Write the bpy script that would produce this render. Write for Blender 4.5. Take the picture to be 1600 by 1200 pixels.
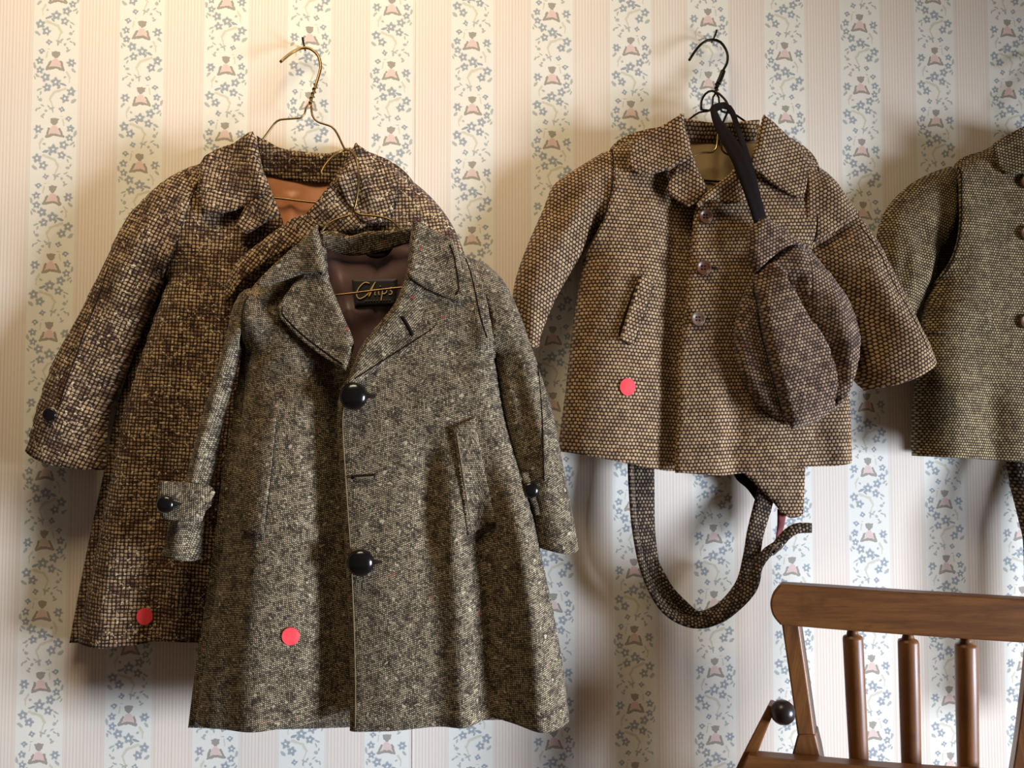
import bpy, bmesh, math, random
import numpy as np
from mathutils import Vector, Matrix
from mathutils.geometry import delaunay_2d_cdt

# ---------------------------------------------------------------- clear
for o in list(bpy.data.objects):
    bpy.data.objects.remove(o, do_unlink=True)
scene = bpy.context.scene
COL = scene.collection
R = math.radians
rng = np.random.default_rng(7)

# ---------------------------------------------------------------- camera
F = 1386.0                       # focal length in pixels of the 1600x1200 frame
YAW, PITCH = R(4.4), R(2.7)
TARGET = Vector((0, 0, 1.25))
FWD = Vector((math.sin(YAW) * math.cos(PITCH), math.cos(YAW) * math.cos(PITCH), math.sin(PITCH)))
RIGHT = Vector((math.cos(YAW), -math.sin(YAW), 0))
UPV = RIGHT.cross(FWD)
CAM = TARGET - FWD * 1.109
cd = bpy.data.cameras.new('camera')
cam = bpy.data.objects.new('camera', cd)
COL.objects.link(cam)
cam.matrix_world = Matrix(((RIGHT.x, UPV.x, -FWD.x, CAM.x), (RIGHT.y, UPV.y, -FWD.y, CAM.y),
                           (RIGHT.z, UPV.z, -FWD.z, CAM.z), (0, 0, 0, 1)))
cd.sensor_width = 36
cd.lens = 36 * F / 1600
cd.clip_start = 0.05
scene.camera = cam

# ---------------------------------------------------------------- light
w = bpy.data.worlds.new('World')
scene.world = w
w.use_nodes = True
w.node_tree.nodes['Background'].inputs[0].default_value = (1.0, 0.83, 0.73, 1)
w.node_tree.nodes['Background'].inputs[1].default_value = 0.075


def area(name, loc, target, sx, sy, power, color, spread=180):
    l = bpy.data.lights.new(name, 'AREA')
    l.shape = 'RECTANGLE'
    l.size, l.size_y = sx, sy
    l.energy = power
    l.color = color
    l.spread = R(spread)
    o = bpy.data.objects.new(name, l)
    o.location = loc
    d = Vector(target) - Vector(loc)
    o.rotation_euler = d.to_track_quat('-Z', 'Y').to_euler()
    COL.objects.link(o)
    return o


# daylight of the low window to the right of the camera, and the warm lamp light of the room
area('window_daylight', (2.1, -1.25, 0.78), (-0.65, 0, 0.90), 0.65, 0.7, 17.5, (0.73, 0.82, 1.0), 62)
area('ceiling_lamp_light', (-0.3, -0.62, 2.25), (-0.4, 0, 1.5), 0.6, 0.35, 6.0, (1.0, 0.79, 0.52), 140)

vs = scene.view_settings
vs.view_transform = 'Standard'
vs.look = 'None'
vs.exposure = 0.0
vs.gamma = 1.0
vs.use_curve_mapping = False

# ---------------------------------------------------------------- small node language


class S:
    def __init__(self, nt, sock):
        self.nt, self.s = nt, sock

    def _b(self, op, o, rev=False):
        return mth(self.nt, op, o, self) if rev else mth(self.nt, op, self, o)

    def __add__(self, o): return self._b('ADD', o)
    def __radd__(self, o): return self._b('ADD', o)
    def __sub__(self, o): return self._b('SUBTRACT', o)
    def __rsub__(self, o): return self._b('SUBTRACT', o, True)
    def __mul__(self, o): return self._b('MULTIPLY', o)
    def __rmul__(self, o): return self._b('MULTIPLY', o)
    def __truediv__(self, o): return self._b('DIVIDE', o)
    def f(self, op, *a): return mth(self.nt, op, self, *a)


def mth(nt, op, *args):
    n = nt.nodes.new('ShaderNodeMath')
    n.operation = op
    for i, a in enumerate(args):
        if isinstance(a, S):
            nt.links.new(a.s, n.inputs[i])
        else:
            n.inputs[i].default_value = a
    return S(nt, n.outputs[0])


def lin(c):
    return tuple(((v / 255) / 12.92 if v / 255 <= 0.04045 else ((v / 255 + 0.055) / 1.055) ** 2.4) for v in c)


def mixc(nt, fac, a, b):
    n = nt.nodes.new('ShaderNodeMix')
    n.data_type = 'RGBA'
    for i, v in ((0, fac), (6, a), (7, b)):
        if isinstance(v, S):
            nt.links.new(v.s, n.inputs[i])
        elif i == 0:
            n.inputs[0].default_value = v
        else:
            n.inputs[i].default_value = (*v, 1)
    return S(nt, n.outputs[2])


def smooth(x, lo, hi):
    n = x.nt.nodes.new('ShaderNodeMapRange')
    n.interpolation_type = 'SMOOTHSTEP'
    x.nt.links.new(x.s, n.inputs[0])
    n.inputs[1].default_value, n.inputs[2].default_value = lo, hi
    n.inputs[3].default_value, n.inputs[4].default_value = 0, 1
    return S(x.nt, n.outputs[0])


def comb(nt, x, y, z=0.0):
    n = nt.nodes.new('ShaderNodeCombineXYZ')
    for i, a in enumerate((x, y, z)):
        if isinstance(a, S):
            nt.links.new(a.s, n.inputs[i])
        else:
            n.inputs[i].default_value = a
    return S(nt, n.outputs[0])


def noise(nt, vec, scale, detail=2.0, rough=0.5):
    n = nt.nodes.new('ShaderNodeTexNoise')
    nt.links.new(vec.s, n.inputs['Vector'])
    n.inputs['Scale'].default_value = scale
    n.inputs['Detail'].default_value = detail
    n.inputs['Roughness'].default_value = rough
    return S(nt, n.outputs[0])


def white(nt, vec):
    n = nt.nodes.new('ShaderNodeTexWhiteNoise')
    n.noise_dimensions = '2D'
    nt.links.new(vec.s, n.inputs['Vector'])
    return S(nt, n.outputs[0])


def new_mat(name, rough=0.6, metal=0.0, spec=0.5, color=None):
    m = bpy.data.materials.new(name)
    m.use_nodes = True
    b = m.node_tree.nodes['Principled BSDF']
    b.inputs['Roughness'].default_value = rough
    b.inputs['Metallic'].default_value = metal
    b.inputs['Specular IOR Level'].default_value = spec
    if color:
        b.inputs['Base Color'].default_value = (*lin(color), 1)
    return m, m.node_tree, b


def coords(nt, kind='UV'):
    t = nt.nodes.new('ShaderNodeTexCoord')
    v = S(nt, t.outputs[kind])
    sp = nt.nodes.new('ShaderNodeSeparateXYZ')
    nt.links.new(v.s, sp.inputs[0])
    return v, S(nt, sp.outputs[0]), S(nt, sp.outputs[1]), S(nt, sp.outputs[2])


def add_bump(nt, b, h, strength, dist):
    n = nt.nodes.new('ShaderNodeBump')
    n.inputs['Strength'].default_value = strength
    n.inputs['Distance'].default_value = dist
    nt.links.new(h.s, n.inputs['Height'])
    nt.links.new(n.outputs[0], b.inputs['Normal'])


def weave(name, pitch, dark, light, stag=True, lo=0.25, hi=0.8, jitter=0.5, mott=None, mott_amt=0.5,
          slub=0.0, neps=0.0, aspect=1.0, twill=False, wav=0.35, mott_scale=60, bump=0.7, flecks=None):
    """wool cloth: threads laid out in the cloth's own UV plane (metres)"""
    m, nt, b = new_mat(name, rough=0.92, spec=0.12)
    b.inputs['Sheen Weight'].default_value = 0.08
    b.inputs['Sheen Roughness'].default_value = 0.6
    vec, u, v, _ = coords(nt)
    n1 = noise(nt, vec, 1 / (pitch * 5), 2)
    n2 = noise(nt, comb(nt, u + 3.1, v + 1.7), 1 / (pitch * 5), 2)
    uu = u / pitch + (n1 - 0.5) * (wav * 2)
    vv = v / (pitch * aspect) + (n2 - 0.5) * (wav * 2)
    if twill:
        uu, vv = uu + vv * 0.5, vv - uu * 0.25
    row = vv.f('FLOOR')
    if stag:
        uu = uu + row * 0.5
    colm = uu.f('FLOOR')
    fu = (uu.f('FRACT') * math.pi).f('SINE')
    fv = (vv.f('FRACT') * math.pi).f('SINE')
    dot = (fu * fv).f('POWER', 0.55)
    fz = noise(nt, vec, 1 / (pitch * 0.22), 2, 0.6)
    wn = white(nt, comb(nt, colm, row))
    h = dot * (wn * jitter + (1 - jitter * 0.5)) + (fz - 0.5) * 0.5
    fac = smooth(h, lo + 0.14, hi + 0.12)
    mo = noise(nt, vec, mott_scale, 4, 0.62)
    col = mixc(nt, fac, lin(dark), lin(light))
    if mott:
        dk = mixc(nt, fac, tuple(c * 0.8 for c in lin(dark)), lin(mott))
        col = mixc(nt, smooth(mo, 0.42, 0.68) * mott_amt, col, dk)
    if slub:                       # dark thread slubs running with warp and weft, pale knots
        s1 = noise(nt, comb(nt, u * 60, v * 520), 1, 1)
        s2 = noise(nt, comb(nt, u * 520 + 40, v * 70), 1, 1)
        sl = smooth(s1, 0.625, 0.665).f('MAXIMUM', smooth(s2, 0.645, 0.68))
        col = mixc(nt, sl * 0.9, col, lin((24, 17, 14)))
        kn = smooth(noise(nt, vec, 260, 1), 0.62, 0.70)
        col = mixc(nt, kn * 0.85, col, lin((225, 208, 170)))
    if flecks:
        fl = smooth(noise(nt, vec, flecks, 2), 0.60, 0.72)
        col = mixc(nt, fl * 0.6, col, lin((214, 200, 165)))
    if neps:
        ne = smooth(noise(nt, comb(nt, u + 7, v + 5), 95, 1), 0.765, 0.785)
        col = mixc(nt, ne * neps, col, lin((165, 50, 38)))
    nt.links.new(col.s, b.inputs['Base Color'])
    add_bump(nt, b, h + mo * 0.5, bump, pitch * 0.35)
    return m


M = {}
M['brown'] = weave('brown_slub_tweed', 0.0042, (48, 31, 25), (192, 160, 118), stag=False, lo=0.2, hi=0.85, jitter=0.6,
                   mott=(98, 61, 44), mott_amt=0.95, slub=1.0, aspect=1.0, wav=0.3, mott_scale=38, bump=0.4)
M['grey'] = weave('grey_salt_and_pepper_tweed', 0.0022, (30, 23, 19), (171, 152, 119), stag=True, lo=0.15, hi=0.85, jitter=0.8,
                  mott=(84, 69, 49), mott_amt=0.95, neps=0.8, twill=True, wav=0.3, mott_scale=85, flecks=170, bump=0.45)
M['tan'] = weave('tan_basket_tweed', 0.0045, (54, 37, 28), (198, 165, 123), stag=True, lo=0.22, hi=0.85, jitter=0.38,
                 mott=(160, 122, 86), mott_amt=0.7, aspect=0.95, wav=0.26, mott_scale=60, bump=0.35)
M['cap'] = weave('cap_tweed', 0.0041, (48, 33, 27), (180, 150, 118), stag=True, lo=0.2, hi=0.95, jitter=0.55,
                 mott=(120, 94, 76), mott_amt=0.85, aspect=0.95, wav=0.3, mott_scale=60, bump=0.35)
M['olive'] = weave('olive_tweed', 0.0034, (44, 32, 23), (186, 164, 118), stag=True, lo=0.25, hi=0.85, jitter=0.38,
                   mott=(140, 116, 84), mott_amt=0.75, aspect=0.95, wav=0.26, mott_scale=50, bump=0.35)
M['strap'] = weave('strap_tweed', 0.0042, (38, 27, 23), (160, 138, 110), stag=True, lo=0.3, hi=0.95, jitter=0.6,
                   mott=(96, 76, 62), mott_amt=0.8, wav=0.2)


def satin(name, c1, c2, rough, sheen=0.15, spec=0.5):
    m, nt, b = new_mat(name, rough=rough, spec=spec)
    b.inputs['Sheen Weight'].default_value = sheen
    vec, u, v, _ = coords(nt)
    n = noise(nt, vec, 40, 3)
    nt.links.new(mixc(nt, n, lin(c1), lin(c2)).s, b.inputs['Base Color'])
    add_bump(nt, b, noise(nt, comb(nt, u * 1600, v * 300), 1, 1), 0.12, 0.0005)
    return m


M['lining_orange'] = satin('copper_satin', (176, 112, 70), (196, 132, 88), 0.5)
M['lining_plum'] = satin('plum_satin', (92, 68, 66), (112, 86, 82), 0.33)
M['lining_olive'] = satin('khaki_satin', (150, 124, 82), (172, 146, 100), 0.5)
M['dark_cloth'] = satin('black_ribbon', (20, 13, 11), (30, 20, 17), 0.85, 0.0, 0.15)
M['red_cloth'] = satin('dark_red_cloth', (110, 24, 30), (130, 34, 40), 0.7)
M['label_black'] = satin('black_woven_label', (14, 12, 12), (22, 19, 18), 0.6)
M['gold'] = new_mat('gold_thread', 0.5, 0.0, 0.4, (214, 184, 120))[0]
M['thread'] = new_mat('dark_thread', 0.9, 0, 0.1, (30, 22, 18))[0]
M['thread_pale'] = new_mat('pale_thread', 0.9, 0, 0.1, (120, 104, 78))[0]
M['button_black'] = new_mat('black_glossy_button', 0.18, 0, 0.6, (16, 13, 13))[0]


def noisy(name, c1, c2, scale, rough, metal=0.0, spec=0.5):
    m, nt, b = new_mat(name, rough, metal, spec)
    vec, x, y, z = coords(nt, 'Object')
    nt.links.new(mixc(nt, noise(nt, vec, scale, 3), lin(c1), lin(c2)).s, b.inputs['Base Color'])
    return m


M['button_brown'] = noisy('brown_horn_button', (64, 36, 24), (116, 74, 50), 160, 0.35)
M['button_grey'] = noisy('grey_horn_button', (90, 68, 54), (140, 116, 96), 160, 0.35)
M['wire_brass'] = noisy('tarnished_brass_wire', (92, 74, 46), (150, 124, 78), 60, 0.35, 1.0)
M['wire_black'] = noisy('blackened_wire', (30, 25, 22), (58, 48, 40), 60, 0.4, 0.9)
M['wire_bright'] = noisy('bright_brass_wire', (190, 160, 100), (230, 204, 150), 60, 0.28, 1.0)
M['steel'] = noisy('steel', (150, 148, 145), (190, 188, 184), 60, 0.3, 1.0)
M['sticker'] = noisy('coral_red_paper', (252, 66, 74), (255, 84, 88), 120, 0.7, 0, 0.3)
M['knob'] = noisy('dark_knob_lacquer', (32, 24, 22), (48, 38, 34), 60, 0.3)


def wood(name, c1, c2, c3, rough):
    m, nt, b = new_mat(name, rough, 0, 0.5)
    vec, x, y, z = coords(nt, 'UV')
    g = noise(nt, comb(nt, x * 9, y * 120), 1.0, 5, 0.6)
    g2 = noise(nt, comb(nt, x * 40, y * 600), 1.0, 3, 0.6)
    bl = noise(nt, comb(nt, x * 25, y * 40), 1.0, 4, 0.6)
    c = mixc(nt, smooth(g, 0.3, 0.7), lin(c1), lin(c2))
    c = mixc(nt, smooth(bl, 0.5, 0.8) * 0.6, c, lin(c3))
    c = mixc(nt, smooth(g2, 0.5, 0.75) * 0.35, c, lin(c3))
    nt.links.new(c.s, b.inputs['Base Color'])
    add_bump(nt, b, g2, 0.15, 0.0008)
    return m


M['wood'] = wood('varnished_brown_wood', (128, 80, 35), (100, 60, 26), (54, 31, 14), 0.42)
M['floor'] = wood('floor_boards', (150, 110, 72), (128, 90, 58), (80, 54, 36), 0.5)
M['white_paint'] = noisy('white_paint', (226, 220, 208), (236, 230, 220), 20, 0.5)

# ---------------------------------------------------------------- geometry helpers


def unproj(px, py, d):
    """pixels -> X, Z on the plane y = -d (d metres in front of the wall)"""
    px, py, d = np.broadcast_arrays(np.asarray(px, float), np.asarray(py, float), np.asarray(d, float))
    a, c = (px - 800) / F, -(py - 600) / F
    dx = a * RIGHT.x + c * UPV.x + FWD.x
    dy = a * RIGHT.y + c * UPV.y + FWD.y
    dz = a * RIGHT.z + c * UPV.z + FWD.z
    t = (-d - CAM.y) / dy
    return CAM.x + t * dx, CAM.z + t * dz


def pt(px, py, d):
    x, z = unproj(px, py, d)
    return Vector((float(x), -float(d), float(z)))


def spline(pts, closed=True, step=5.0, dim=2):
    """Catmull-Rom through the points; a trailing 'c' marks a sharp corner"""
    P = [np.array(p[:dim], float) for p in pts]
    cor = [len(p) > dim for p in pts]
    n = len(P)
    out = []
    for i in range(n if closed else n - 1):
        p1, p2 = P[i], P[(i + 1) % n]
        p0 = P[(i - 1) % n] if (closed or i > 0) else p1
        p3 = P[(i + 2) % n] if (closed or i < n - 2) else p2
        if cor[i]:
            p0 = p1
        if cor[(i + 1) % n]:
            p3 = p2
        L = np.linalg.norm((p2 - p1)[:2])
        k = max(1, int(round(L / step)))
        # centripetal-ish tangents limited by the segment length
        m1, m2 = (p2 - p0) * 0.5, (p3 - p1) * 0.5
        for m in (m1, m2):
            lm = np.linalg.norm(m[:2])
            if lm > L * 1.1 and lm > 0:
                m *= L * 1.1 / lm
        for j in range(k):
            t = j / k
            h00, h10 = 2 * t**3 - 3 * t**2 + 1, t**3 - 2 * t**2 + t
            h01, h11 = -2 * t**3 + 3 * t**2, t**3 - t**2
            out.append(h00 * p1 + h10 * m1 + h01 * p2 + h11 * m2)
    if not closed:
        out.append(P[-1])
    return np.array(out)


def pdist(P, poly):
    """distance of points to an open polyline"""
    poly = np.asarray(poly, float)
    best = np.full(len(P), 1e9)
    for a, b in zip(poly[:-1], poly[1:]):
        ab = b - a
        t = np.clip(((P - a) @ ab) / max(ab @ ab, 1e-9), 0, 1)
        q = a + t[:, None] * ab
        best = np.minimum(best, np.hypot(*(P - q).T))
    return best


def pside(P, poly):
    """signed distance: positive to the right of the drawing direction (image coordinates)"""
    poly = np.asarray(poly, float)
    best = np.full(len(P), 1e9)
    sg = np.zeros(len(P))
    for a, b in zip(poly[:-1], poly[1:]):
        ab = b - a
        t = np.clip(((P - a) @ ab) / max(ab @ ab, 1e-9), 0, 1)
        q = a + t[:, None] * ab
        d = np.hypot(*(P - q).T)
        cr = ab[0] * (P[:, 1] - a[1]) - ab[1] * (P[:, 0] - a[0])
        up = d < best
        best = np.where(up, d, best)
        sg = np.where(up, np.sign(cr), sg)
    return best * sg


def inside(P, poly):
    c = np.zeros(len(P), bool)
    q = np.roll(poly, 1, 0)
    for (x1, y1), (x2, y2) in zip(poly, q):
        if y1 == y2:
            continue
        hit = ((y1 > P[:, 1]) != (y2 > P[:, 1])) & (P[:, 0] < (x2 - x1) * (P[:, 1] - y1) / (y2 - y1) + x1)
        c ^= hit
    return c


def prof(d, Rr):
    """quarter-ellipse shoulder 0..1 over the distance Rr"""
    t = np.clip(d / Rr, 0, 1)
    return np.sqrt(np.clip(1 - (1 - t) ** 2, 0, 1))


def roll(poly, Rr, drop):
    poly = spline(poly, False, 12)
    return lambda P: -drop * (1 - prof(pdist(P, poly), Rr))


def ridge(poly, wd, amp):
    poly = spline(poly, False, 12)
    cum = np.concatenate([[0], np.cumsum(np.hypot(*np.diff(poly, axis=0).T))])
    tot = cum[-1]

    def f(P):
        best = np.full(len(P), 1e9)
        tt = np.zeros(len(P))
        for i, (a, b) in enumerate(zip(poly[:-1], poly[1:])):
            ab = b - a
            t = np.clip(((P - a) @ ab) / max(ab @ ab, 1e-9), 0, 1)
            d = np.hypot(*(P - (a + t[:, None] * ab)).T)
            up = d < best
            best = np.where(up, d, best)
            tt = np.where(up, (cum[i] + t * (cum[i + 1] - cum[i])) / tot, tt)
        tp = np.clip(np.minimum(tt, 1 - tt) / 0.32, 0, 1)
        tp = tp * tp * (3 - 2 * tp)
        return amp * (0.12 + 0.88 * tp) * np.exp(-(best / wd) ** 2)
    return f


def foldrise(poly, wd, amp):
    poly = spline(poly, False, 12)
    return lambda P: amp * np.exp(-(pdist(P, poly) / wd) ** 2)


def crease(poly, wd, amp, side=1):
    """one-sided step along a line that fades over wd"""
    poly = spline(poly, False, 12)

    def f(P):
        s = pside(P, poly) * side
        return np.where(s > 0, amp * np.exp(-s / wd), amp * np.exp(-(s / (wd * 0.12)) ** 2))
    return f


_ph = rng.uniform(0, 6.28, (24, 3))


def wobble(P, amp, scale, seed=0):
    out = np.zeros(len(P))
    for k in range(6):
        a = _ph[(k + seed * 5) % 24]
        fr = (0.6 + 0.28 * k) / scale
        out += np.sin(P[:, 0] * fr * math.cos(a[0]) + P[:, 1] * fr * math.sin(a[0]) + a[1]) / (1 + 0.5 * k)
    return out * amp * 0.4


def total(base, *fs):
    return lambda P: base + sum(f(P) for f in fs)


def link(name, me, mat, parent=None):
    o = bpy.data.objects.new(name, me)
    COL.objects.link(o)
    if mat is not None:
        me.materials.append(M[mat] if isinstance(mat, str) else mat)
    if parent is not None:
        o.parent = parent
        o.matrix_parent_inverse = parent.matrix_world.inverted()
    return o


def thing(name, label, cat, loc, group=None):
    o = bpy.data.objects.new(name, None)
    o.empty_display_size = 0.05
    COL.objects.link(o)
    o.matrix_world = Matrix.Translation(loc)
    tag(o, label, cat, group)
    return o


def tag(o, label, cat, group=None):
    o['label'] = label
    o['category'] = cat
    if group:
        o['group'] = group
    return o


def mesh(verts, faces, uvs=None, smooth_=True):
    me = bpy.data.meshes.new('m')
    me.from_pydata([tuple(v) for v in verts], [], faces)
    if uvs is not None:
        ul = me.uv_layers.new(name='UVMap')
        li = np.empty(len(me.loops), np.int32)
        me.loops.foreach_get('vertex_index', li)
        ul.data.foreach_set('uv', np.asarray(uvs, np.float32)[li].ravel())
    if smooth_:
        me.polygons.foreach_set('use_smooth', np.ones(len(me.polygons), bool))
    me.update()
    return me


def triang(outline, g, extra=None):
    """triangulate an outline (image coordinates) with a hex grid inside"""
    B = outline
    area2 = np.sum(B[:, 0] * np.roll(B[:, 1], -1) - np.roll(B[:, 0], -1) * B[:, 1])
    if area2 < 0:
        B = B[::-1]
    lo, hi = B.min(0), B.max(0)
    gx, gy = np.meshgrid(np.arange(lo[0], hi[0], g), np.arange(lo[1], hi[1], g * 0.87))
    gx = gx + (np.arange(gx.shape[0]) % 2)[:, None] * g * 0.5
    G = np.stack([gx.ravel(), gy.ravel()], 1)
    G = G[inside(G, B)]
    G = G[pdist(G, np.vstack([B, B[:1]])) > g * 0.55]
    if extra is not None and len(extra):
        E = np.asarray(extra)
        E = E[inside(E, B)]
        E = E[pdist(E, np.vstack([B, B[:1]])) > g * 0.3]
        if len(E):
            keep = np.ones(len(G), bool)
            for e in E:
                keep &= np.hypot(*(G - e).T) > g * 0.45
            G = np.vstack([G[keep], E])
    V = [Vector(p) for p in np.vstack([B, G])] if len(G) else [Vector(p) for p in B]
    r = delaunay_2d_cdt(V, [], [list(range(len(B)))], 1, 1e-5)
    P = np.array([tuple(v) for v in r[0]])
    return P, [tuple(f) for f in r[2]], B


def sheet(name, parent, outline, d0, depth, mat, rot=0.0, g=7, thick=0.003, lines=None, step=5, uvoff=(0, 0)):
    """a piece of cloth: an outline (pixels taken at distance d0) with real relief depth(P) in front of the wall"""
    B = spline(outline, True, step)
    ex = None
    if lines:
        ex = np.vstack([spline(l, False, g * 0.6) for l in lines])
    P, faces, _ = triang(B, g, ex)
    X, Z = unproj(P[:, 0], P[:, 1], d0)
    D = depth(P)
    V = np.stack([X, -D, Z], 1)
    a = R(rot)
    UV = np.stack([X * math.cos(a) + Z * math.sin(a) + uvoff[0], -X * math.sin(a) + Z * math.cos(a) + uvoff[1]], 1)
    fs = [f[::-1] for f in faces]         # image y runs down
    me = mesh(V, fs, UV)
    o = link(name, me, mat, parent)
    if thick:
        md = o.modifiers.new('thickness', 'SOLIDIFY')
        md.thickness = thick
        md.offset = -1
    return o


def tube_sleeve(name, parent, outer, cuff, inner, armhole, d0, dedge, bulge, back, mat, rot, Rr=45, folds=(), g=7,
                thick=0.003, tilt=None):
    """a hollow sleeve: front and back cloth meeting along the two long edges, open at cuff and armhole"""
    pts = list(outer) + list(cuff) + list(inner) + list(armhole)
    B = spline(pts, True, 5)
    P, faces, B = triang(B, g)
    e1 = spline(outer, False, 8)
    e2 = spline(inner, False, 8)
    edge = lambda Q: np.minimum(pdist(Q, e1), pdist(Q, e2))
    lift = tilt if tilt else (lambda Q: np.zeros(len(Q)))

    def surf(Q):
        q = edge(Q)
        return dedge + lift(Q) + bulge * prof(q, Rr) + sum(f(Q) for f in folds) * np.clip(q / 18, 0, 1)
    de = edge(P)
    D = surf(P)
    Db = dedge + lift(P) - back * prof(de, Rr * 0.8)
    X, Z = unproj(P[:, 0], P[:, 1], d0)
    a = R(rot)
    UV = np.stack([X * math.cos(a) + Z * math.sin(a), -X * math.sin(a) + Z * math.cos(a)], 1)
    n = len(P)
    V = [(X[i], -D[i], Z[i]) for i in range(n)]
    UVs = [tuple(u) for u in UV]
    bidx = {}
    onb = pdist(P, np.vstack([B, B[:1]])) < 0.01
    for i in range(n):
        if onb[i] and de[i] < 0.6:
            bidx[i] = i
        else:
            bidx[i] = len(V)
            V.append((X[i], -Db[i], Z[i]))
            UVs.append(tuple(UV[i]))
    fs = [f[::-1] for f in faces] + [tuple(bidx[i] for i in f) for f in faces]
    me = mesh(V, fs, np.array(UVs))
    o = link(name, me, mat, parent)
    md = o.modifiers.new('thickness', 'SOLIDIFY')
    md.thickness = thick
    md.offset = -1
    return surf


def sweep(P, rad, n=8, flat=None):
    """tube along 3-D points; rad may be a list"""
    P = [Vector(p) for p in P]
    m = len(P)
    rr = rad if hasattr(rad, '__len__') else [rad] * m
    V, Fc = [], []
    nrm = None
    for i in range(m):
        t = (P[min(i + 1, m - 1)] - P[max(i - 1, 0)])
        if t.length < 1e-9:
            t = Vector((0, 0, 1))
        t.normalize()
        if nrm is None:
            nrm = t.orthogonal().normalized()
        nrm = (nrm - t * nrm.dot(t)).normalized()
        bi = t.cross(nrm)
        for k in range(n):
            a = 2 * math.pi * k / n
            V.append(P[i] + (nrm * math.cos(a) + bi * math.sin(a)) * rr[i])
    for i in range(m - 1):
        for k in range(n):
            k2 = (k + 1) % n
            Fc.append((i * n + k, i * n + k2, (i + 1) * n + k2, (i + 1) * n + k))
    Fc.append(tuple(range(n))[::-1])
    Fc.append(tuple((m - 1) * n + k for k in range(n)))
    return V, Fc


def wire_pts(pts, step=6):
    """(px, py, d) list -> smooth 3-D points"""
    S_ = spline(pts, False, step, 3)
    return [pt(p[0], p[1], p[2]) for p in S_]


def wire(name, parent, pts, rad, mat, step=6, n=8):
    V, Fc = sweep(wire_pts(pts, step), rad, n)
    return link(name, mesh(V, Fc), mat, parent)


def band(name, parent, pts, mat, thick=0.0025, step=8, uvs=1.0):
    """flat strap: (px, py, d, width_m, angle) ; angle turns the width about the path, 0 = lying in the wall's plane"""
    S_ = spline(pts, False, step, 5)
    C = [pt(p[0], p[1], p[2]) for p in S_]
    m = len(C)
    V, UV, Fc = [], [], []
    L = 0
    for i in range(m):
        t = (C[min(i + 1, m - 1)] - C[max(i - 1, 0)]).normalized()
        nrm = Vector((0, -1, 0))
        nrm = (nrm - t * nrm.dot(t)).normalized()
        wv = t.cross(nrm)
        a = S_[i][4]
        wd = wv * math.cos(a) + nrm * math.sin(a)
        nn = nrm * math.cos(a) - wv * math.sin(a)
        if i:
            L += (C[i] - C[i - 1]).length
        hw = S_[i][3] / 2
        ht = thick / 2
        ring = [(-hw, -ht), (-hw * 0.97, ht * 0.9), (-hw * 0.4, ht), (hw * 0.4, ht), (hw * 0.97, ht * 0.9), (hw, -ht), (hw * 0.4, -ht), (-hw * 0.4, -ht)]
        for s, h in ring:
            V.append(C[i] + wd * s + nn * h)
            UV.append((s * uvs, L * uvs))
    k = 8
    for i in range(m - 1):
        for j in range(k):
            j2 = (j + 1) % k
            Fc.append((i * k + j, i * k + j2, (i + 1) * k + j2, (i + 1) * k + j))
    Fc.append(tuple(range(k))[::-1])
    Fc.append(tuple((m - 1) * k + j for j in range(k)))
    return link(name, mesh(V, Fc, np.array(UV)), mat, parent)


def lathe(profile, n=28):
    """profile of (r, h): axis along -y (towards the viewer), h forward"""
    V, Fc = [], []
    m = len(profile)
    for r_, h in profile:
        for k in range(n):
            a = 2 * math.pi * k / n
            V.append((r_ * math.cos(a), -h, r_ * math.sin(a)))
    for i in range(m - 1):
        for k in range(n):
            k2 = (k + 1) % n
            Fc.append((i * n + k, i * n + k2, (i + 1) * n + k2, (i + 1) * n + k))
    Fc.append(tuple(range(n))[::-1])
    Fc.append(tuple((m - 1) * n + k for k in range(n)))
    return V, Fc


def put(name, parent, V, Fc, mat, loc, rx=0, rz=0):
    mt = Matrix.Translation(loc) @ Matrix.Rotation(rz, 4, 'Z') @ Matrix.Rotation(rx, 4, 'X')
    me = mesh([mt @ Vector(v) for v in V], Fc)
    return link(name, me, mat, parent)


def dome_button(parent, px, py, d0, surf, r_, name='button', mat='button_black', h=0.8, tail=True):
    d = float(surf(np.array([[px, py]], float))[0])
    c = pt(px, py, d0)
    c.y = -d
    pf = [(r_ * 0.30, -0.001), (r_ * 0.32, 0.003), (r_ * 0.93, 0.0035), (r_, 0.0048), (r_ * 0.97, 0.0065)]
    for k in range(1, 8):
        a = k / 8 * math.pi / 2
        pf.append((r_ * 0.97 * math.cos(a), 0.0065 + r_ * h * 0.6 * math.sin(a)))
    pf.append((r_ * 0.03, 0.0065 + r_ * h * 0.6))
    V, Fc = lathe(pf)
    b = put(name, parent, V, Fc, mat, c)
    if tail:                        # thread shank and slit showing beside the button
        V, Fc = sweep([c + Vector((r_ * 0.2, -0.002, 0)), c + Vector((r_ * 1.0, -0.0045, 0.0004)), c + Vector((r_ * 1.55, -0.0012, 0.0))],
                      [0.0030, 0.0028, 0.0012], 8)
        link('buttonhole', mesh(V, Fc), 'thread', parent)
    return b


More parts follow.
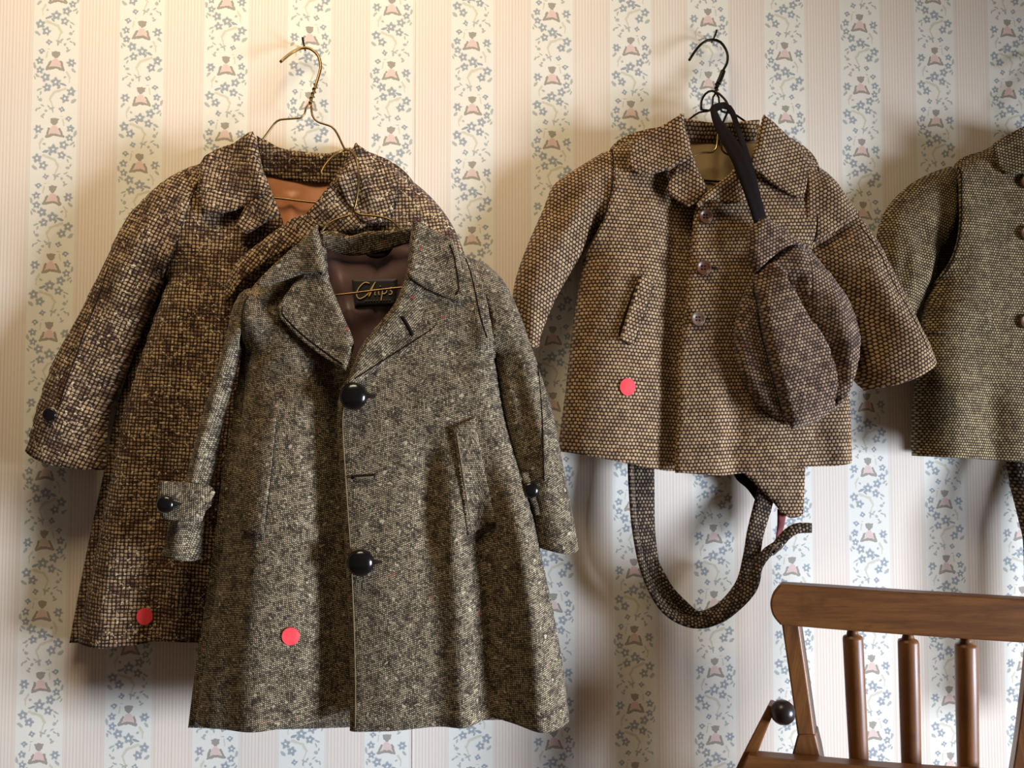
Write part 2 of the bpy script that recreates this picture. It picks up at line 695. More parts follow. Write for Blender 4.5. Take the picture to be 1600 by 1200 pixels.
def holed_button(parent, px, py, d0, surf, r_, mat, slit=True):
    d = float(surf(np.array([[px, py]], float))[0])
    c = pt(px, py, d0)
    c.y = -d
    pf = [(r_ * 0.6, -0.001), (r_ * 0.97, 0.001), (r_, 0.0022), (r_ * 0.96, 0.0036), (r_ * 0.86, 0.0042), (r_ * 0.74, 0.0036),
          (r_ * 0.6, 0.0026), (r_ * 0.35, 0.0022), (r_ * 0.05, 0.0022)]
    V, Fc = lathe(pf)
    b = put('button', parent, V, Fc, mat, c)
    for sx in (-1, 1):
        for sz in (-1, 1):
            V, Fc = lathe([(r_ * 0.12, 0.0018), (r_ * 0.12, 0.0028), (r_ * 0.03, 0.0030)], 8)
            put('thread_hole', b, V, Fc, 'thread', c + Vector((sx * r_ * 0.2, 0, sz * r_ * 0.2)))
    if slit:
        V, Fc = sweep([c + Vector((r_ * 0.8, -0.001, 0)), c + Vector((r_ * 1.3, -0.0016, 0.0002)), c + Vector((r_ * 1.9, -0.0006, 0.0004))],
                      [0.0012, 0.0011, 0.0006], 6)
        link('buttonhole', mesh(V, Fc), 'thread', parent)
    return b


def surf_line(name, parent, pts, d0, surf, rad, mat, off=0.0, step=5):
    """a stitched line lying on a cloth surface"""
    S_ = spline(pts, False, step)
    D = surf(S_) + off
    X, Z = unproj(S_[:, 0], S_[:, 1], d0)
    V, Fc = sweep([Vector((X[i], -D[i], Z[i])) for i in range(len(S_))], rad, 6)
    return link(name, mesh(V, Fc), mat, parent)


def sticker(px, py, d0, surf, label, rx=13, ry=13.5):
    out = [(px + rx * math.cos(a), py + ry * math.sin(a)) for a in np.linspace(0, 2 * math.pi, 24, endpoint=False)]
    o = sheet('price_sticker', None, out, d0, lambda P: surf(P) + 0.0018, 'sticker', g=5, thick=0.0004, step=3)
    # give it an origin on itself
    c = pt(px, py, d0)
    c.y = -float(surf(np.array([[px, py]], float))[0])
    o.data.transform(Matrix.Translation(-c))
    o.location = c
    o.data.polygons.foreach_set('use_smooth', np.zeros(len(o.data.polygons), bool))
    tag(o, label, 'sticker', 'round coral price stickers')
    return o


# ================================================================ THE WALL
def wallpaper():
    m, nt, b = new_mat('floral_striped_wallpaper', 0.75, 0, 0.25)
    vec, x, y, z = coords(nt, 'Object')
    PER, ROW = 0.1018, 0.0832
    X0, Z0 = WX0, WZ0
    u = (x - X0) / PER + 0.5
    i = u.f('FLOOR')
    wob = noise(nt, vec, 260, 1)
    wob2 = noise(nt, comb(nt, x + 5, z + 9), 260, 1)
    lx0 = (u - i - 0.5) * (PER * 1000)
    odd = (i * 0.5).f('FRACT') * 2
    v = (Z0 - z) / ROW + odd * 0.5 + 20
    j = v.f('FLOOR')
    par = ((j + 1 + (i * 0.5).f('FLOOR')) * 0.5).f('FRACT') * 2
    ly = (v - j) * (ROW * 1000) - 18.0 + (wob2 - 0.5) * 2.6
    sgn = 1 - par * 2
    lx = lx0 * sgn + (wob - 0.5) * 2.6
    k = 0.112

    def sub(dx, dy):
        return lx - dx * k, ly - dy * k

    def ell(dx, dy, rx, ry, rot=0.0):
        a, c = sub(dx, dy)
        if rot:
            cs, sn = math.cos(R(rot)), math.sin(R(rot))
            a, c = a * cs + c * sn, c * cs - a * sn
        a, c = a * (1 / (rx * k)), c * (1 / (ry * k))
        return 1 - (a * a + c * c)

    def flower(dx, dy, r_, n=5, ph=0.0):
        r_ = r_ * 1.18
        a, c = sub(dx, dy)
        rr = (a * a + c * c).f('SQRT')
        th = c.f('ARCTAN2', a)
        lobe = (th * n + ph).f('COSINE') * 0.15 + 0.85
        d = lobe - rr * (1 / (r_ * k))
        hole = rr * (1 / (r_ * k)) - 0.13
        return d.f('MINIMUM', hole * 2.5)

    def seg(x1, y1, x2, y2, wd):
        a, c = sub(x1, y1)
        bx, by = (x2 - x1) * k, (y2 - y1) * k
        t = ((a * bx + c * by) * (1 / (bx * bx + by * by))).f('MAXIMUM', 0.0).f('MINIMUM', 1.0)
        ex, ey = a - t * bx, c - t * by
        return 1 - (ex * ex + ey * ey).f('SQRT') * (1 / (wd * k))

    def union(items):
        r_ = items[0]
        for it in items[1:]:
            r_ = r_.f('MAXIMUM', it)
        return r_

    blue = union([flower(-165, -10, 52, 6, 0.5), flower(170, -25, 44, 5, 1.0), flower(165, 78, 44, 5, 2.0), flower(150, -135, 36, 4, 0.4),
                  flower(105, 158, 54, 5, 0.2), flower(-5, 208, 58, 5, 1.4), flower(86, 270, 50, 5, 0.7),
                  flower(-170, 310, 54, 5, 2.2), flower(-105, 388, 52, 5, 0.3), flower(-75, 508, 34, 4, 0.8),
                  ell(-82, 232, 44, 15, -18), ell(-40, 260, 26, 12, 50)])
    lf = lambda x_, y_, a_, c_, t_: ell(x_, y_, a_ * 1.3, c_ * 1.4, t_)
    leaf = union([lf(-188, 72, 30, 13, -50), lf(222, 30, 14, 30, 10), lf(192, 140, 28, 11, -40), lf(215, 165, 9, 20, 20), lf(165, 292, 30, 9, 30),
                  lf(150, 330, 9, 20, -20), lf(-198, 412, 34, 16, 40), lf(152, 408, 20, 16, 0), lf(180, 380, 8, 14, 20), lf(130, 468, 24, 8, -30), lf(160, 500, 22, 8, 30),
                  lf(192, 520, 10, 20, -20), lf(30, 498, 32, 10, 20), lf(20, 520, 10, 26, 10), lf(60, 480, 20, 8, -40), lf(92, 530, 15, 15, 0), lf(118, 572, 17, 10, 60),
                  lf(-100, 150, 16, 11, 30), lf(60, -168, 30, 9, 20), lf(-130, -150, 26, 12, 40), lf(-10, -190, 22, 8, -15)])
    brown = union([ell(0, -102, 46, 40), ell(-34, -122, 14, 12), ell(34, -122, 14, 12), ell(0, -74, 24, 20), seg(-55, -18, -80, 66, 15), seg(55, -18, 92, 58, 15),
                   seg(-80, 70, -10, 46, 17), seg(10, 46, 96, 64, 17)])
    pink = union([ell(0, 0, 52, 62), ell(0, 30, 74, 34)])
    rib = union([seg(-120, 96, -150, 150, 18), seg(-150, 150, -146, 208, 10), seg(-105, 278, 12, 322, 22), seg(12, 322, 52, 392, 20), seg(52, 392, 22, 476, 13),
                 seg(88, -128, 98, -60, 11)])

    band_ = smooth(lx0.f('ABSOLUTE'), 26.5, 28.0)        # 0 on the floral band, 1 on the pin stripes
    # pin stripes: soft pink lines, wider and narrower
    s1 = (lx0 * (2 * math.pi / 3.9)).f('COSINE')
    s2 = (lx0 * (2 * math.pi / 1.95) + 0.6).f('COSINE')
    st = smooth(s1 * 0.65 + s2 * 0.35, -0.3, 0.9)
    edge = smooth(1 - ((lx0.f('ABSOLUTE') - 29.5).f('ABSOLUTE')) * 1.1, 0.0, 1.0)
    paper = lin((243, 239, 224))
    pinkbg = mixc(nt, st, lin((243, 232, 213)), lin((231, 211, 197)))
    base = mixc(nt, band_, paper, pinkbg)
    base = mixc(nt, edge * 0.35, base, lin((196, 196, 186)))
    fl = noise(nt, vec, 900, 2)
    pr = 1 - band_

    def lay(base, d, col, lo, hi, amt):
        return mixc(nt, smooth(d, lo, hi) * pr * amt, base, lin(col))
    base = lay(base, rib, (212, 206, 180), 0.0, 0.7, 0.8)
    base = lay(base, leaf, (166, 172, 166), 0.0, 0.7, 0.8)
    base = lay(base, blue, (146, 157, 164), 0.0, 0.35, 0.88)
    base = lay(base, pink, (234, 202, 190), 0.0, 0.5, 0.9)
    base = lay(base, brown, (156, 148, 134), 0.0, 0.35, 0.9)
    base = mixc(nt, fl * 0.10, base, lin((205, 190, 165)))
    nt.links.new(base.s, b.inputs['Base Color'])
    add_bump(nt, b, fl, 0.05, 0.0006)
    return m


wx, wz = unproj(738, 65, 0.0)
WX0, WZ0 = float(wx), float(wz)
# motif row: bear centre sits 18 mm below the cell start
WZ0 = float(wz) + 0.0152
M['wallpaper'] = wallpaper()


def box(name, x0, x1, y0, y1, z0, z1, mat, parent=None, bev=0.0):
    bm = bmesh.new()
    bmesh.ops.create_cube(bm, size=1)
    for v in bm.verts:
        v.co = Vector(((x0 + x1) / 2 + v.co.x * (x1 - x0), (y0 + y1) / 2 + v.co.y * (y1 - y0), (z0 + z1) / 2 + v.co.z * (z1 - z0)))
    me = bpy.data.meshes.new('m')
    bm.to_mesh(me)
    bm.free()
    ul = me.uv_layers.new(name='UVMap')
    for l in me.loops:
        c = me.vertices[l.vertex_index].co
        ul.data[l.index].uv = (c.x + c.y * 0.3, c.z + c.y)
    o = link(name, me, mat, parent)
    if bev:
        md = o.modifiers.new('bevel', 'BEVEL')
        md.width = bev
        md.segments = 3
    return o


wall = box('wall_back', -1.9, 2.1, 0.0, 0.1, 0.0, 2.6, 'wallpaper')
wall['kind'] = 'structure'
floor = box('floor', -1.9, 2.1, -2.6, 0.1, -0.05, 0.0, 'floor')
floor['kind'] = 'structure'
bb = box('baseboard_back', -1.9, 2.1, -0.018, 0.0, 0.0, 0.12, 'white_paint', None, 0.004)
bb['kind'] = 'structure'
# wallpaper seam: the lifted edge of one paper strip
sx, _ = unproj(649, 300, 0.0)
sm = box('trim_1', float(sx) - 0.0005, float(sx) + 0.0005, -0.0004, 0.0, 0.12, 2.6, 'white_paint')
sm['kind'] = 'structure'


def nail(px, py, label):
    t = pt(px, py, 0.0)
    V, Fc = sweep([t + Vector((0, 0.004, -0.002)), t + Vector((0, -0.016, 0.001)), t + Vector((0, -0.020, 0.003)), t + Vector((0, -0.021, 0.0055))], 0.0013, 8)
    o = link('wall_nail', mesh([Vector(v) - t for v in V], Fc), 'wire_black')
    o.location = t
    tag(o, label, 'nail')
    return o


nail(477, 76, 'small bent nail in the wallpaper holding the brass wire hanger')
nail(1112, 64, 'small nail in the wallpaper holding the black wire hanger')

# ================================================================ HANGERS
WR = 0.0013


def twist(parent, a, b_, d, mat, turns=4, rad=0.0022, wr=0.0011):
    A, B_ = pt(a[0], a[1], d), pt(b_[0], b_[1], d)
    ax = (B_ - A).normalized()
    n1 = ax.orthogonal().normalized()
    n2 = ax.cross(n1)
    pts = []
    for i in range(turns * 10 + 1):
        t = i / (turns * 10)
        an = t * turns * 2 * math.pi
        pts.append(A.lerp(B_, t) + (n1 * math.cos(an) + n2 * math.sin(an)) * rad)
    V, Fc = sweep(pts, wr, 6)
    return link('twisted_neck', mesh(V, Fc), mat, parent)


h1 = thing('wire_hanger', 'brass wire hanger on a bent nail, holding the brown slubbed coat', 'hanger', pt(480, 185, 0.03), 'wire coat hangers')
wire('hook', h1, [(438, 97, .026), (455, 83, .020), (472, 75, .016), (484, 76, .016), (497, 87, .018), (501, 103, .021), (498, 118, .025), (494, 131, .028), (484, 163, .03)], 0.0018, 'wire_brass')
twist(h1, (494, 132), (485, 161), .029, 'wire_brass')
wire('shoulder_wire', h1, [(484, 160, .03), (478, 169, .031), (476, 178, .031), (470, 184, .032), (438, 187, .033), (429, 193, .033), (411, 217, .034), (380, 255, .036), (330, 290, .036),
                           (318, 300, .036), (330, 306, .036), (425, 309, .034), (500, 317, .034), (640, 322, .034), (655, 312, .034), (600, 275, .034), (560, 250, .034), (541, 236, .034), (527, 209, .033), (518, 198, .033),
                           (496, 190, .032), (488, 180, .031), (486, 161, .03)], WR, 'wire_brass')

h2 = thing('wire_hanger', 'thin brass wire hanger hooked over the first, holding the grey coat', 'hanger', pt(555, 330, 0.1), 'wire coat hangers')
wire('hook', h2, [(501, 272, .094), (508, 258, .088), (522, 243, .080), (540, 234, .074), (553, 240, .090), (559, 258, .100), (560, 285, .103), (557, 312, .102), (552, 330, .1)], 0.0013, 'wire_brass')
twist(h2, (557, 312), (552, 331), .098, 'wire_brass', 3, 0.0016, 0.001)
wire('shoulder_wire', h2, [(552, 330, .1), (546, 336, .101), (525, 343, .102), (508, 354, .103), (498, 372, .104), (470, 420, .105), (430, 455, .105), (425, 466, .106), (440, 466, .108), (525, 461, .118), (620, 450, .118),
                           (740, 440, .108), (745, 428, .105), (700, 405, .105), (650, 378, .104), (632, 366, .103), (612, 345, .102), (590, 338, .101), (562, 335, .101), (553, 329, .1)], WR, 'wire_brass')

h3 = thing('wire_hanger', 'black wire hanger hanging from a nail above the tan jacket', 'hanger', pt(1118, 175, 0.03), 'wire coat hangers')
wire('hook', h3, [(1077, 94, .026), (1086, 80, .022), (1098, 67, .018), (1112, 62, .016), (1126, 66, .017), (1136, 82, .019), (1136, 98, .021), (1129, 112, .023), (1121, 135, .026), (1118, 146, .028)], 0.0017, 'wire_black')
wire('hook_sleeve', h3, [(1130, 111, .0235), (1126, 122, .0248), (1122, 131, .0258)], 0.0033, 'wire_black', 3)
twist(h3, (1121, 131), (1118, 148), .027, 'wire_black', 3)
wire('shoulder_wire', h3, [(1118, 146, .028), (1114, 152, .029), (1113, 165, .029), (1108, 173, .03), (1092, 176, .03), (1075, 188, .031), (1040, 215, .032), (985, 250, .032), (978, 260, .032), (990, 268, .032), (1100, 282, .032),
                           (1150, 283, .032), (1235, 268, .032), (1242, 258, .032), (1230, 245, .032), (1190, 208, .032), (1166, 191, .031), (1150, 180, .03), (1138, 176, .03), (1128, 174, .03), (1124, 165, .029), (1123, 152, .029), (1119, 145, .028)], WR, 'wire_black')
h4 = thing('wire_hanger', 'bright brass wire hanger looped on the black one, inside the tan jacket', 'hanger', pt(1121, 205, 0.045), 'wire coat hangers')
wire('hook', h4, [(1096, 172, .04), (1096, 158, .037), (1102, 147, .034), (1112, 142, .030), (1124, 147, .034), (1135, 159, .038), (1138, 170, .040), (1132, 186, .042), (1123, 205, .045)], 0.0015, 'wire_black')
wire('shoulder_wire', h4, [(1096, 171, .04), (1110, 173, .042)], WR, 'wire_black')
wire('shoulder_wire', h4, [(1122, 203, .045), (1121, 218, .045), (1119, 232, .045), (1113, 238, .045), (1096, 239, .045), (1080, 246, .045), (1040, 268, .045)], WR, 'wire_bright')
wire('shoulder_wire', h4, [(1125, 203, .045), (1126, 220, .045), (1128, 234, .045), (1136, 241, .045), (1150, 244, .045), (1200, 262, .045)], WR, 'wire_brass')

h5 = thing('wire_hanger', 'wire hanger carrying the olive jacket past the right edge', 'hanger', pt(1628, 200, 0.035), 'wire coat hangers')
wire('hook', h5, [(1612, 112, .026), (1619, 97, .020), (1631, 88, .016), (1646, 94, .017), (1652, 112, .021), (1645, 138, .027), (1632, 168, .033)], 0.0017, 'wire_black')
twist(h5, (1643, 144), (1632, 168), .031, 'wire_black', 3)
wire('shoulder_wire', h5, [(1632, 166, .034), (1626, 184, .035), (1612, 200, .036), (1590, 222, .036), (1570, 238, .036), (1520, 254, .034), (1516, 262, .034), (1530, 266, .034), (1628, 268, .034), (1726, 266, .034), (1740, 260, .034), (1736, 250, .034),
                           (1696, 236, .036), (1664, 208, .036), (1640, 184, .035), (1633, 166, .034)], WR, 'wire_black')
nail(1630, 90, 'small nail holding the hanger of the olive jacket past the right edge')


# ================================================================ COAT 1 : brown slubbed tweed
D1 = 0.058
c1 = thing('tweed_coat', 'long brown slubbed tweed coat with copper lining, at the far left', 'coat', pt(400, 230, 0.03), 'tweed coats on the wall')
L1 = [(248, 435), (228, 490), (205, 560), (180, 640), (160, 740), (140, 830), (122, 920), (105, 1008)]
RT1 = [(696, 440), (720, 560), (745, 700), (770, 850), (790, 990)]
SH1 = [(312, 246), (395, 212)]
body1 = total(D1, roll(L1, 55, .034), roll(RT1, 50, .034), roll([(300, 255), (400, 208)], 30, .018), roll([(556, 228), (640, 275)], 30, .018),
              ridge([(215, 620), (190, 800), (165, 1005), (153, 1198)], 28, .006), ridge([(255, 600), (250, 800), (240, 1005), (235, 1208)], 20, -.006),
              ridge([(330, 600), (335, 1000), (336, 1200)], 40, .006), crease([(283, 535), (278, 600), (270, 690)], 16, -.004, -1),
              ridge([(300, 300), (290, 420), (262, 520)], 18, .004), ridge([(272, 380), (300, 470)], 20, -.004),
              lambda P: wobble(P, .0022, 45, 1))
sheet('back_panel', c1, [(400, 214), (440, 230), (510, 238), (556, 230), (640, 275), (690, 400), (720, 560), (745, 700), (770, 850), (790, 995, 'c'), (640, 1000), (440, 1000), (300, 1003), (106, 1006, 'c'),
                         (122, 920), (140, 830), (160, 740), (180, 640), (205, 560), (248, 435), (300, 290), (322, 240)], .02, lambda P: .016 + wobble(P, .001, 60, 2), 'brown', g=16)
sheet('lining', c1, [(406, 262), (534, 262), (560, 290), (520, 420), (420, 420), (400, 300)], .03, lambda P: .026 + wobble(P, .003, 14, 3) + .004 * np.exp(-((P[:, 0] - 455) / 9) ** 2) * (P[:, 1] > 300), 'lining_orange', g=6, thick=.001)
sheet('front_panel', c1, [(440, 340, 'c'), (428, 310), (410, 262), (398, 214, 'c'), (355, 226), (316, 246, 'c'), (300, 285), (280, 335), (262, 390), (248, 435), (228, 490), (205, 560), (180, 640), (160, 740), (140, 830),
                          (122, 920), (105, 1008, 'c'), (150, 1011), (200, 1010), (235, 1005), (300, 1003), (420, 1000), (475, 996, 'c'), (475, 700), (470, 500), (455, 400)], D1, body1, 'brown', rot=-3, g=7)
sheet('front_panel', c1, [(476, 340, 'c'), (500, 312), (520, 285), (548, 240), (557, 230, 'c'), (620, 262), (645, 300), (670, 370), (696, 440), (720, 560), (745, 700), (770, 850), (790, 990, 'c'), (640, 1000), (430, 1002, 'c'),
                          (432, 700), (436, 500), (440, 400)], D1, lambda P: body1(P) + .007, 'brown', rot=2, g=9)
# the stand of the turned-over front that rolls down to the left
roll1 = [(476, 338, 'c'), (500, 352), (492, 368), (450, 392), (410, 416), (380, 442), (356, 472, 'c'), (349, 452), (355, 428), (378, 398), (410, 372), (444, 350)]
sheet('turned_facing', c1, roll1, D1 + .02, total(D1 + .012, lambda P: .016 * prof(pdist(P, spline([(444, 350), (410, 372), (378, 398), (355, 428), (349, 452)], False, 6)), 22) * 1.0,
                                                  lambda P: wobble(P, .002, 20, 1)), 'brown', rot=-35, g=5)
s1f = [ridge([(262, 330), (215, 420), (180, 520)], 26, .006), ridge([(240, 380), (205, 470)], 14, -.007), ridge([(222, 310), (190, 420)], 12, -.005),
       crease([(160, 415), (138, 480), (110, 580), (95, 650)], 8, -.003, 1), ridge([(120, 560), (90, 700)], 20, .004),
       ridge([(200, 560), (150, 600)], 12, .003), lambda P: wobble(P, .004, 24, 2)]
su1 = tube_sleeve('sleeve', c1, [(312, 248, 'c'), (282, 258), (250, 276), (220, 302), (190, 337), (160, 395), (120, 477), (75, 560), (50, 630), (31, 703, 'c')], [(75, 724), (125, 733)],
            [(158, 735, 'c'), (162, 655), (180, 605), (200, 555), (230, 480), (250, 435, 'c')], [(275, 395), (294, 335), (312, 285)], D1 - .005, .036, .026, .018, 'brown', -24, 50, s1f)
tube_sleeve('sleeve', c1, [(618, 258, 'c'), (665, 294), (700, 335), (722, 380), (745, 450), (770, 540), (790, 640), (800, 722, 'c')], [(760, 732)],
            [(720, 730, 'c'), (714, 650), (705, 560), (690, 460, 'c')], [(665, 380), (640, 310)], D1 - .005, .034, .026, .016, 'brown', 12, 45,
            [lambda P: wobble(P, .004, 24, 3)], g=9)
dome_button(c1, 87, 648, D1 - .005, su1, .0075, 'sleeve_button', 'button_black', .4, False)
surf_line('sleeve_seam', c1, [(172, 420), (146, 490), (119, 570), (98, 640)], D1 - .005, su1, .0008, 'thread')
surf_line('pocket_seam', c1, [(284, 535), (278, 600), (270, 690)], D1, body1, .0012, 'thread')
# collar
cb1 = sheet('collar_stand', c1, [(401, 212, 'c'), (430, 229), (470, 239), (510, 242), (541, 235, 'c'), (548, 262), (526, 282, 'c'), (480, 281), (440, 276), (410, 268, 'c')], .04,
            lambda P: .026 + .016 * np.clip((285 - P[:, 1]) / 60, 0, 1) + wobble(P, .001, 20, 1), 'brown', g=5, thick=.004)
fold1L = [(400, 211), (408, 240), (413, 272), (424, 300), (437, 334)]
colL1 = total(D1 + .010, foldrise(fold1L, 34, .016), roll(fold1L, 9, .010), lambda P: wobble(P, .0022, 22, 1))
sheet('collar', c1, [(398, 210, 'c'), (404, 225), (412, 268), (424, 304, 'c'), (384, 322), (350, 331), (324, 334), (313, 320), (312, 285), (315, 252), (322, 241), (360, 228)], D1 + .012, colL1, 'brown', rot=-12, g=5, thick=.004)
sheet('lapel', c1, [(424, 300, 'c'), (430, 315), (438, 336, 'c'), (408, 352), (384, 365), (374, 357), (371, 348), (384, 322, 'c')], D1 + .012, total(D1 + .012, foldrise(fold1L, 30, .010), lambda P: wobble(P, .002, 18, 2)), 'brown', rot=-30, g=5, thick=.004)
fold1R = [(552, 232), (545, 255), (522, 284), (500, 312), (484, 336)]
colR1 = total(D1 + .012, foldrise(fold1R, 34, .014), roll(fold1R, 9, .010), ridge([(560, 260), (590, 330)], 12, .006), ridge([(545, 300), (575, 345)], 10, -.005), lambda P: wobble(P, .004, 18, 3))
sheet('collar', c1, [(556, 229, 'c'), (590, 248), (620, 274), (617, 310), (606, 342), (570, 348), (545, 318, 'c'), (530, 284), (546, 250)], D1 + .012, colR1, 'brown', rot=18, g=5, thick=.004)
sheet('lapel', c1, [(530, 282, 'c'), (546, 318), (572, 350), (540, 362), (505, 360), (480, 340, 'c'), (500, 312), (520, 287)], D1 + .012, total(D1 + .008, foldrise(fold1R, 26, .012), ridge([(520, 320), (540, 352)], 9, .005), lambda P: wobble(P, .004, 16, 1)), 'brown', rot=40, g=5, thick=.004)
sticker(225, 964, D1, body1, 'round coral sticker near the hem of the brown slubbed coat', 11.5, 13.5)

# ================================================================ COAT 2 : grey salt-and-pepper coat
D2 = 0.128
c2 = thing('tweed_coat', 'long grey salt-and-pepper tweed coat with black domed buttons, in front', 'coat', pt(560, 370, 0.1), 'tweed coats on the wall')
L2 = [(377, 545), (362, 650), (345, 750), (333, 850), (318, 950), (303, 1050), (288, 1142)]
RT2 = [(776, 560), (792, 653), (804, 700), (832, 790), (850, 880), (866, 960), (880, 1040), (894, 1131)]
EDGE2 = [(545, 590), (533, 612), (528, 650), (532, 740), (540, 850), (545, 950), (548, 1050), (548, 1137)]
body2 = total(D2, roll(L2, 78, .046), roll(RT2, 40, .034), roll([(392, 452), (500, 360)], 34, .020), roll([(646, 350), (725, 400), (760, 430)], 34, .020),
              ridge([(425, 640), (415, 900), (400, 1135), (392, 1382)], 40, .010), ridge([(370, 850), (350, 1135), (345, 1278)], 22, -.004),
              ridge([(470, 700), (470, 1100)], 36, .004),
              ridge([(662, 660), (672, 800), (678, 900)], 20, -.010), ridge([(706, 640), (712, 800), (722, 980), (728, 1125), (733, 1368)], 26, .014),
              ridge([(742, 700), (750, 860), (760, 960), (765, 1128), (767, 1262)], 28, -.020), ridge([(790, 690), (812, 830), (828, 960), (842, 1128), (848, 1277)], 26, .020),
              ridge([(600, 700), (620, 1125), (625, 1338)], 50, .005), ridge([(430, 560), (450, 620)], 30, -.004),
              ridge([(700, 520), (720, 600)], 26, -.004), ridge([(742, 470), (760, 560)], 14, .005),
              ridge([(400, 480), (390, 560)], 16, .005), lambda P: wobble(P, .0028, 55, 3), lambda P: wobble(P, .0010, 17, 1))
ov2 = spline(EDGE2, False, 12)
lf2 = lambda P: body2(P) - .026 * np.clip((P[:, 0] - 462) / 56, 0, 1) ** 1.5
rf2 = lambda P: body2(P) + .011 - .004 * np.exp(-pdist(P, ov2) / 6)
sheet('back_panel', c2, [(500, 362), (570, 372), (646, 354), (725, 400), (752, 470), (776, 560), (800, 690), (832, 800), (850, 885), (866, 960), (880, 1040), (890, 1126, 'c'), (700, 1128), (548, 1138), (400, 1142), (292, 1139, 'c'),
                         (303, 1050), (318, 950), (333, 850), (345, 750), (362, 650), (377, 545), (388, 455)], .09, lambda P: .086 + wobble(P, .001, 60, 1), 'grey', g=16)
lin2 = lambda P: .099 + wobble(P, .0035, 13, 4) + ridge([(520, 400), (540, 470), (560, 540)], 10, .006)(P) + ridge([(590, 390), (586, 520)], 3, -.002)(P)
sheet('lining', c2, [(500, 380), (570, 385), (645, 372), (655, 440), (620, 560), (545, 600), (520, 520), (500, 440)], .1, lin2, 'lining_plum', g=5, thick=.001)
sheet('front_panel', c2, [(505, 362, 'c'), (450, 400), (408, 440, 'c'), (388, 456), (377, 500), (374, 545), (362, 650), (345, 750), (333, 850), (318, 950), (303, 1050), (288, 1142, 'c'), (340, 1142), (400, 1140), (470, 1134), (545, 1121, 'c'),
                          (590, 1115, 'c'), (590, 900), (585, 700), (575, 600, 'c'), (552, 560), (530, 500), (512, 440)], D2, lf2, 'grey', rot=-4, g=6,
      lines=[[(432, 652), (415, 832)], [(392, 655), (378, 830)]])
sheet('front_panel', c2, [(646, 352, 'c'), (725, 398), (752, 440), (765, 500), (776, 560), (792, 653), (804, 700), (832, 790), (850, 880), (866, 960), (880, 1040), (894, 1131, 'c'), (860, 1133), (830, 1131), (775, 1125), (680, 1129), (600, 1135), (548, 1137, 'c'),
                          (548, 1050), (545, 950), (540, 850), (532, 740), (528, 650), (533, 612), (546, 588, 'c'), (575, 530), (615, 480), (637, 430)], D2, rf2, 'grey', rot=4, g=6, thick=.005)
# sleeves
s2l = [ridge([(372, 560), (330, 660), (290, 750)], 14, .006), ridge([(345, 560), (300, 700)], 12, -.004), lambda P: wobble(P, .004, 26, 2)]
su2l = tube_sleeve('sleeve', c2, [(398, 444, 'c'), (372, 452), (356, 480), (342, 540), (320, 610), (300, 680), (282, 750), (262, 800), (246, 868, 'c')], [(275, 873)], [(306, 878, 'c'), (312, 818), (327, 750), (345, 650), (372, 545, 'c')],
            [(380, 500), (392, 460)], D2 - .01, .098, .026, .014, 'grey', -16, 34, s2l, g=6)
s2r = [ridge([(800, 470), (820, 560), (850, 700), (880, 830)], 18, .006), ridge([(790, 520), (818, 640), (838, 750)], 12, -.005), ridge([(850, 640), (880, 800)], 8, -.003), lambda P: wobble(P, .004, 26, 3)]
su2r = tube_sleeve('sleeve', c2, [(716, 390, 'c'), (760, 408), (790, 436), (812, 480), (830, 530), (844, 570), (869, 651), (884, 728), (900, 812), (909, 860, 'c')], [(889, 866)], [(838, 856, 'c'), (822, 790), (802, 717), (788, 655), (770, 560, 'c')],
            [(766, 500), (745, 430)], D2 - .01, .096, .030, .014, 'grey', 14, 40, s2r, g=6)
surf_line('sleeve_seam', c2, [(842, 570), (845, 640), (846, 700), (848, 750)], D2 - .01, su2r, .0008, 'thread')
# cuff tabs
tab = sheet('cuff_tab', c2, [(247, 756), (255, 752), (295, 755), (326, 759), (330, 765), (326, 785), (313, 816, 'c'), (280, 813), (253, 808), (248, 790)], D2, total(.131, roll([(330, 759), (313, 816)], 26, .010), roll([(247, 756), (250, 808)], 8, .004), lambda P: wobble(P, .001, 16, 1)), 'grey', rot=75, g=5, thick=.004)
dome_button(c2, 262, 787, D2, lambda P: np.full(len(P), .1305), .0095, 'cuff_button', 'button_black', .8)
sheet('cuff_tab', c2, [(815, 742), (828, 738), (838, 744), (846, 768), (848, 800), (838, 806), (832, 790)], D2, total(.123, roll([(838, 744), (848, 800)], 6, .004)), 'grey', rot=20, g=4, thick=.004)
dome_button(c2, 829, 766, D2, lambda P: np.full(len(P), .123), .0090, 'cuff_button', 'button_black', .7, False)
# pockets
pk = [(707, 669, 'c'), (741, 653, 'c'), (757, 735), (774, 815, 'c'), (733, 836, 'c'), (722, 760)]
sheet('pocket_welt', c2, pk, D2, lambda P: rf2(P) + .0042 - .0018 * np.exp(-pdist(P, spline([(741, 653), (757, 735), (774, 815)], False, 8)) / 4), 'grey', rot=-14, g=5, thick=.004)
pk = [(392, 656, 'c'), (432, 652, 'c'), (425, 740), (415, 832, 'c'), (377, 830, 'c'), (384, 745)]
sheet('pocket_welt', c2, pk, D2, lambda P: lf2(P) + .0046, 'grey', rot=6, g=5, thick=.003)
surf_line('welt_seam', c2, [(432, 653), (425, 740), (415, 831)], D2, lf2, .0010, 'thread', .0018)
surf_line('welt_stitching', c2, [(713, 676), (726, 760), (737, 830)], D2, rf2, .0008, 'thread_pale', .0046)
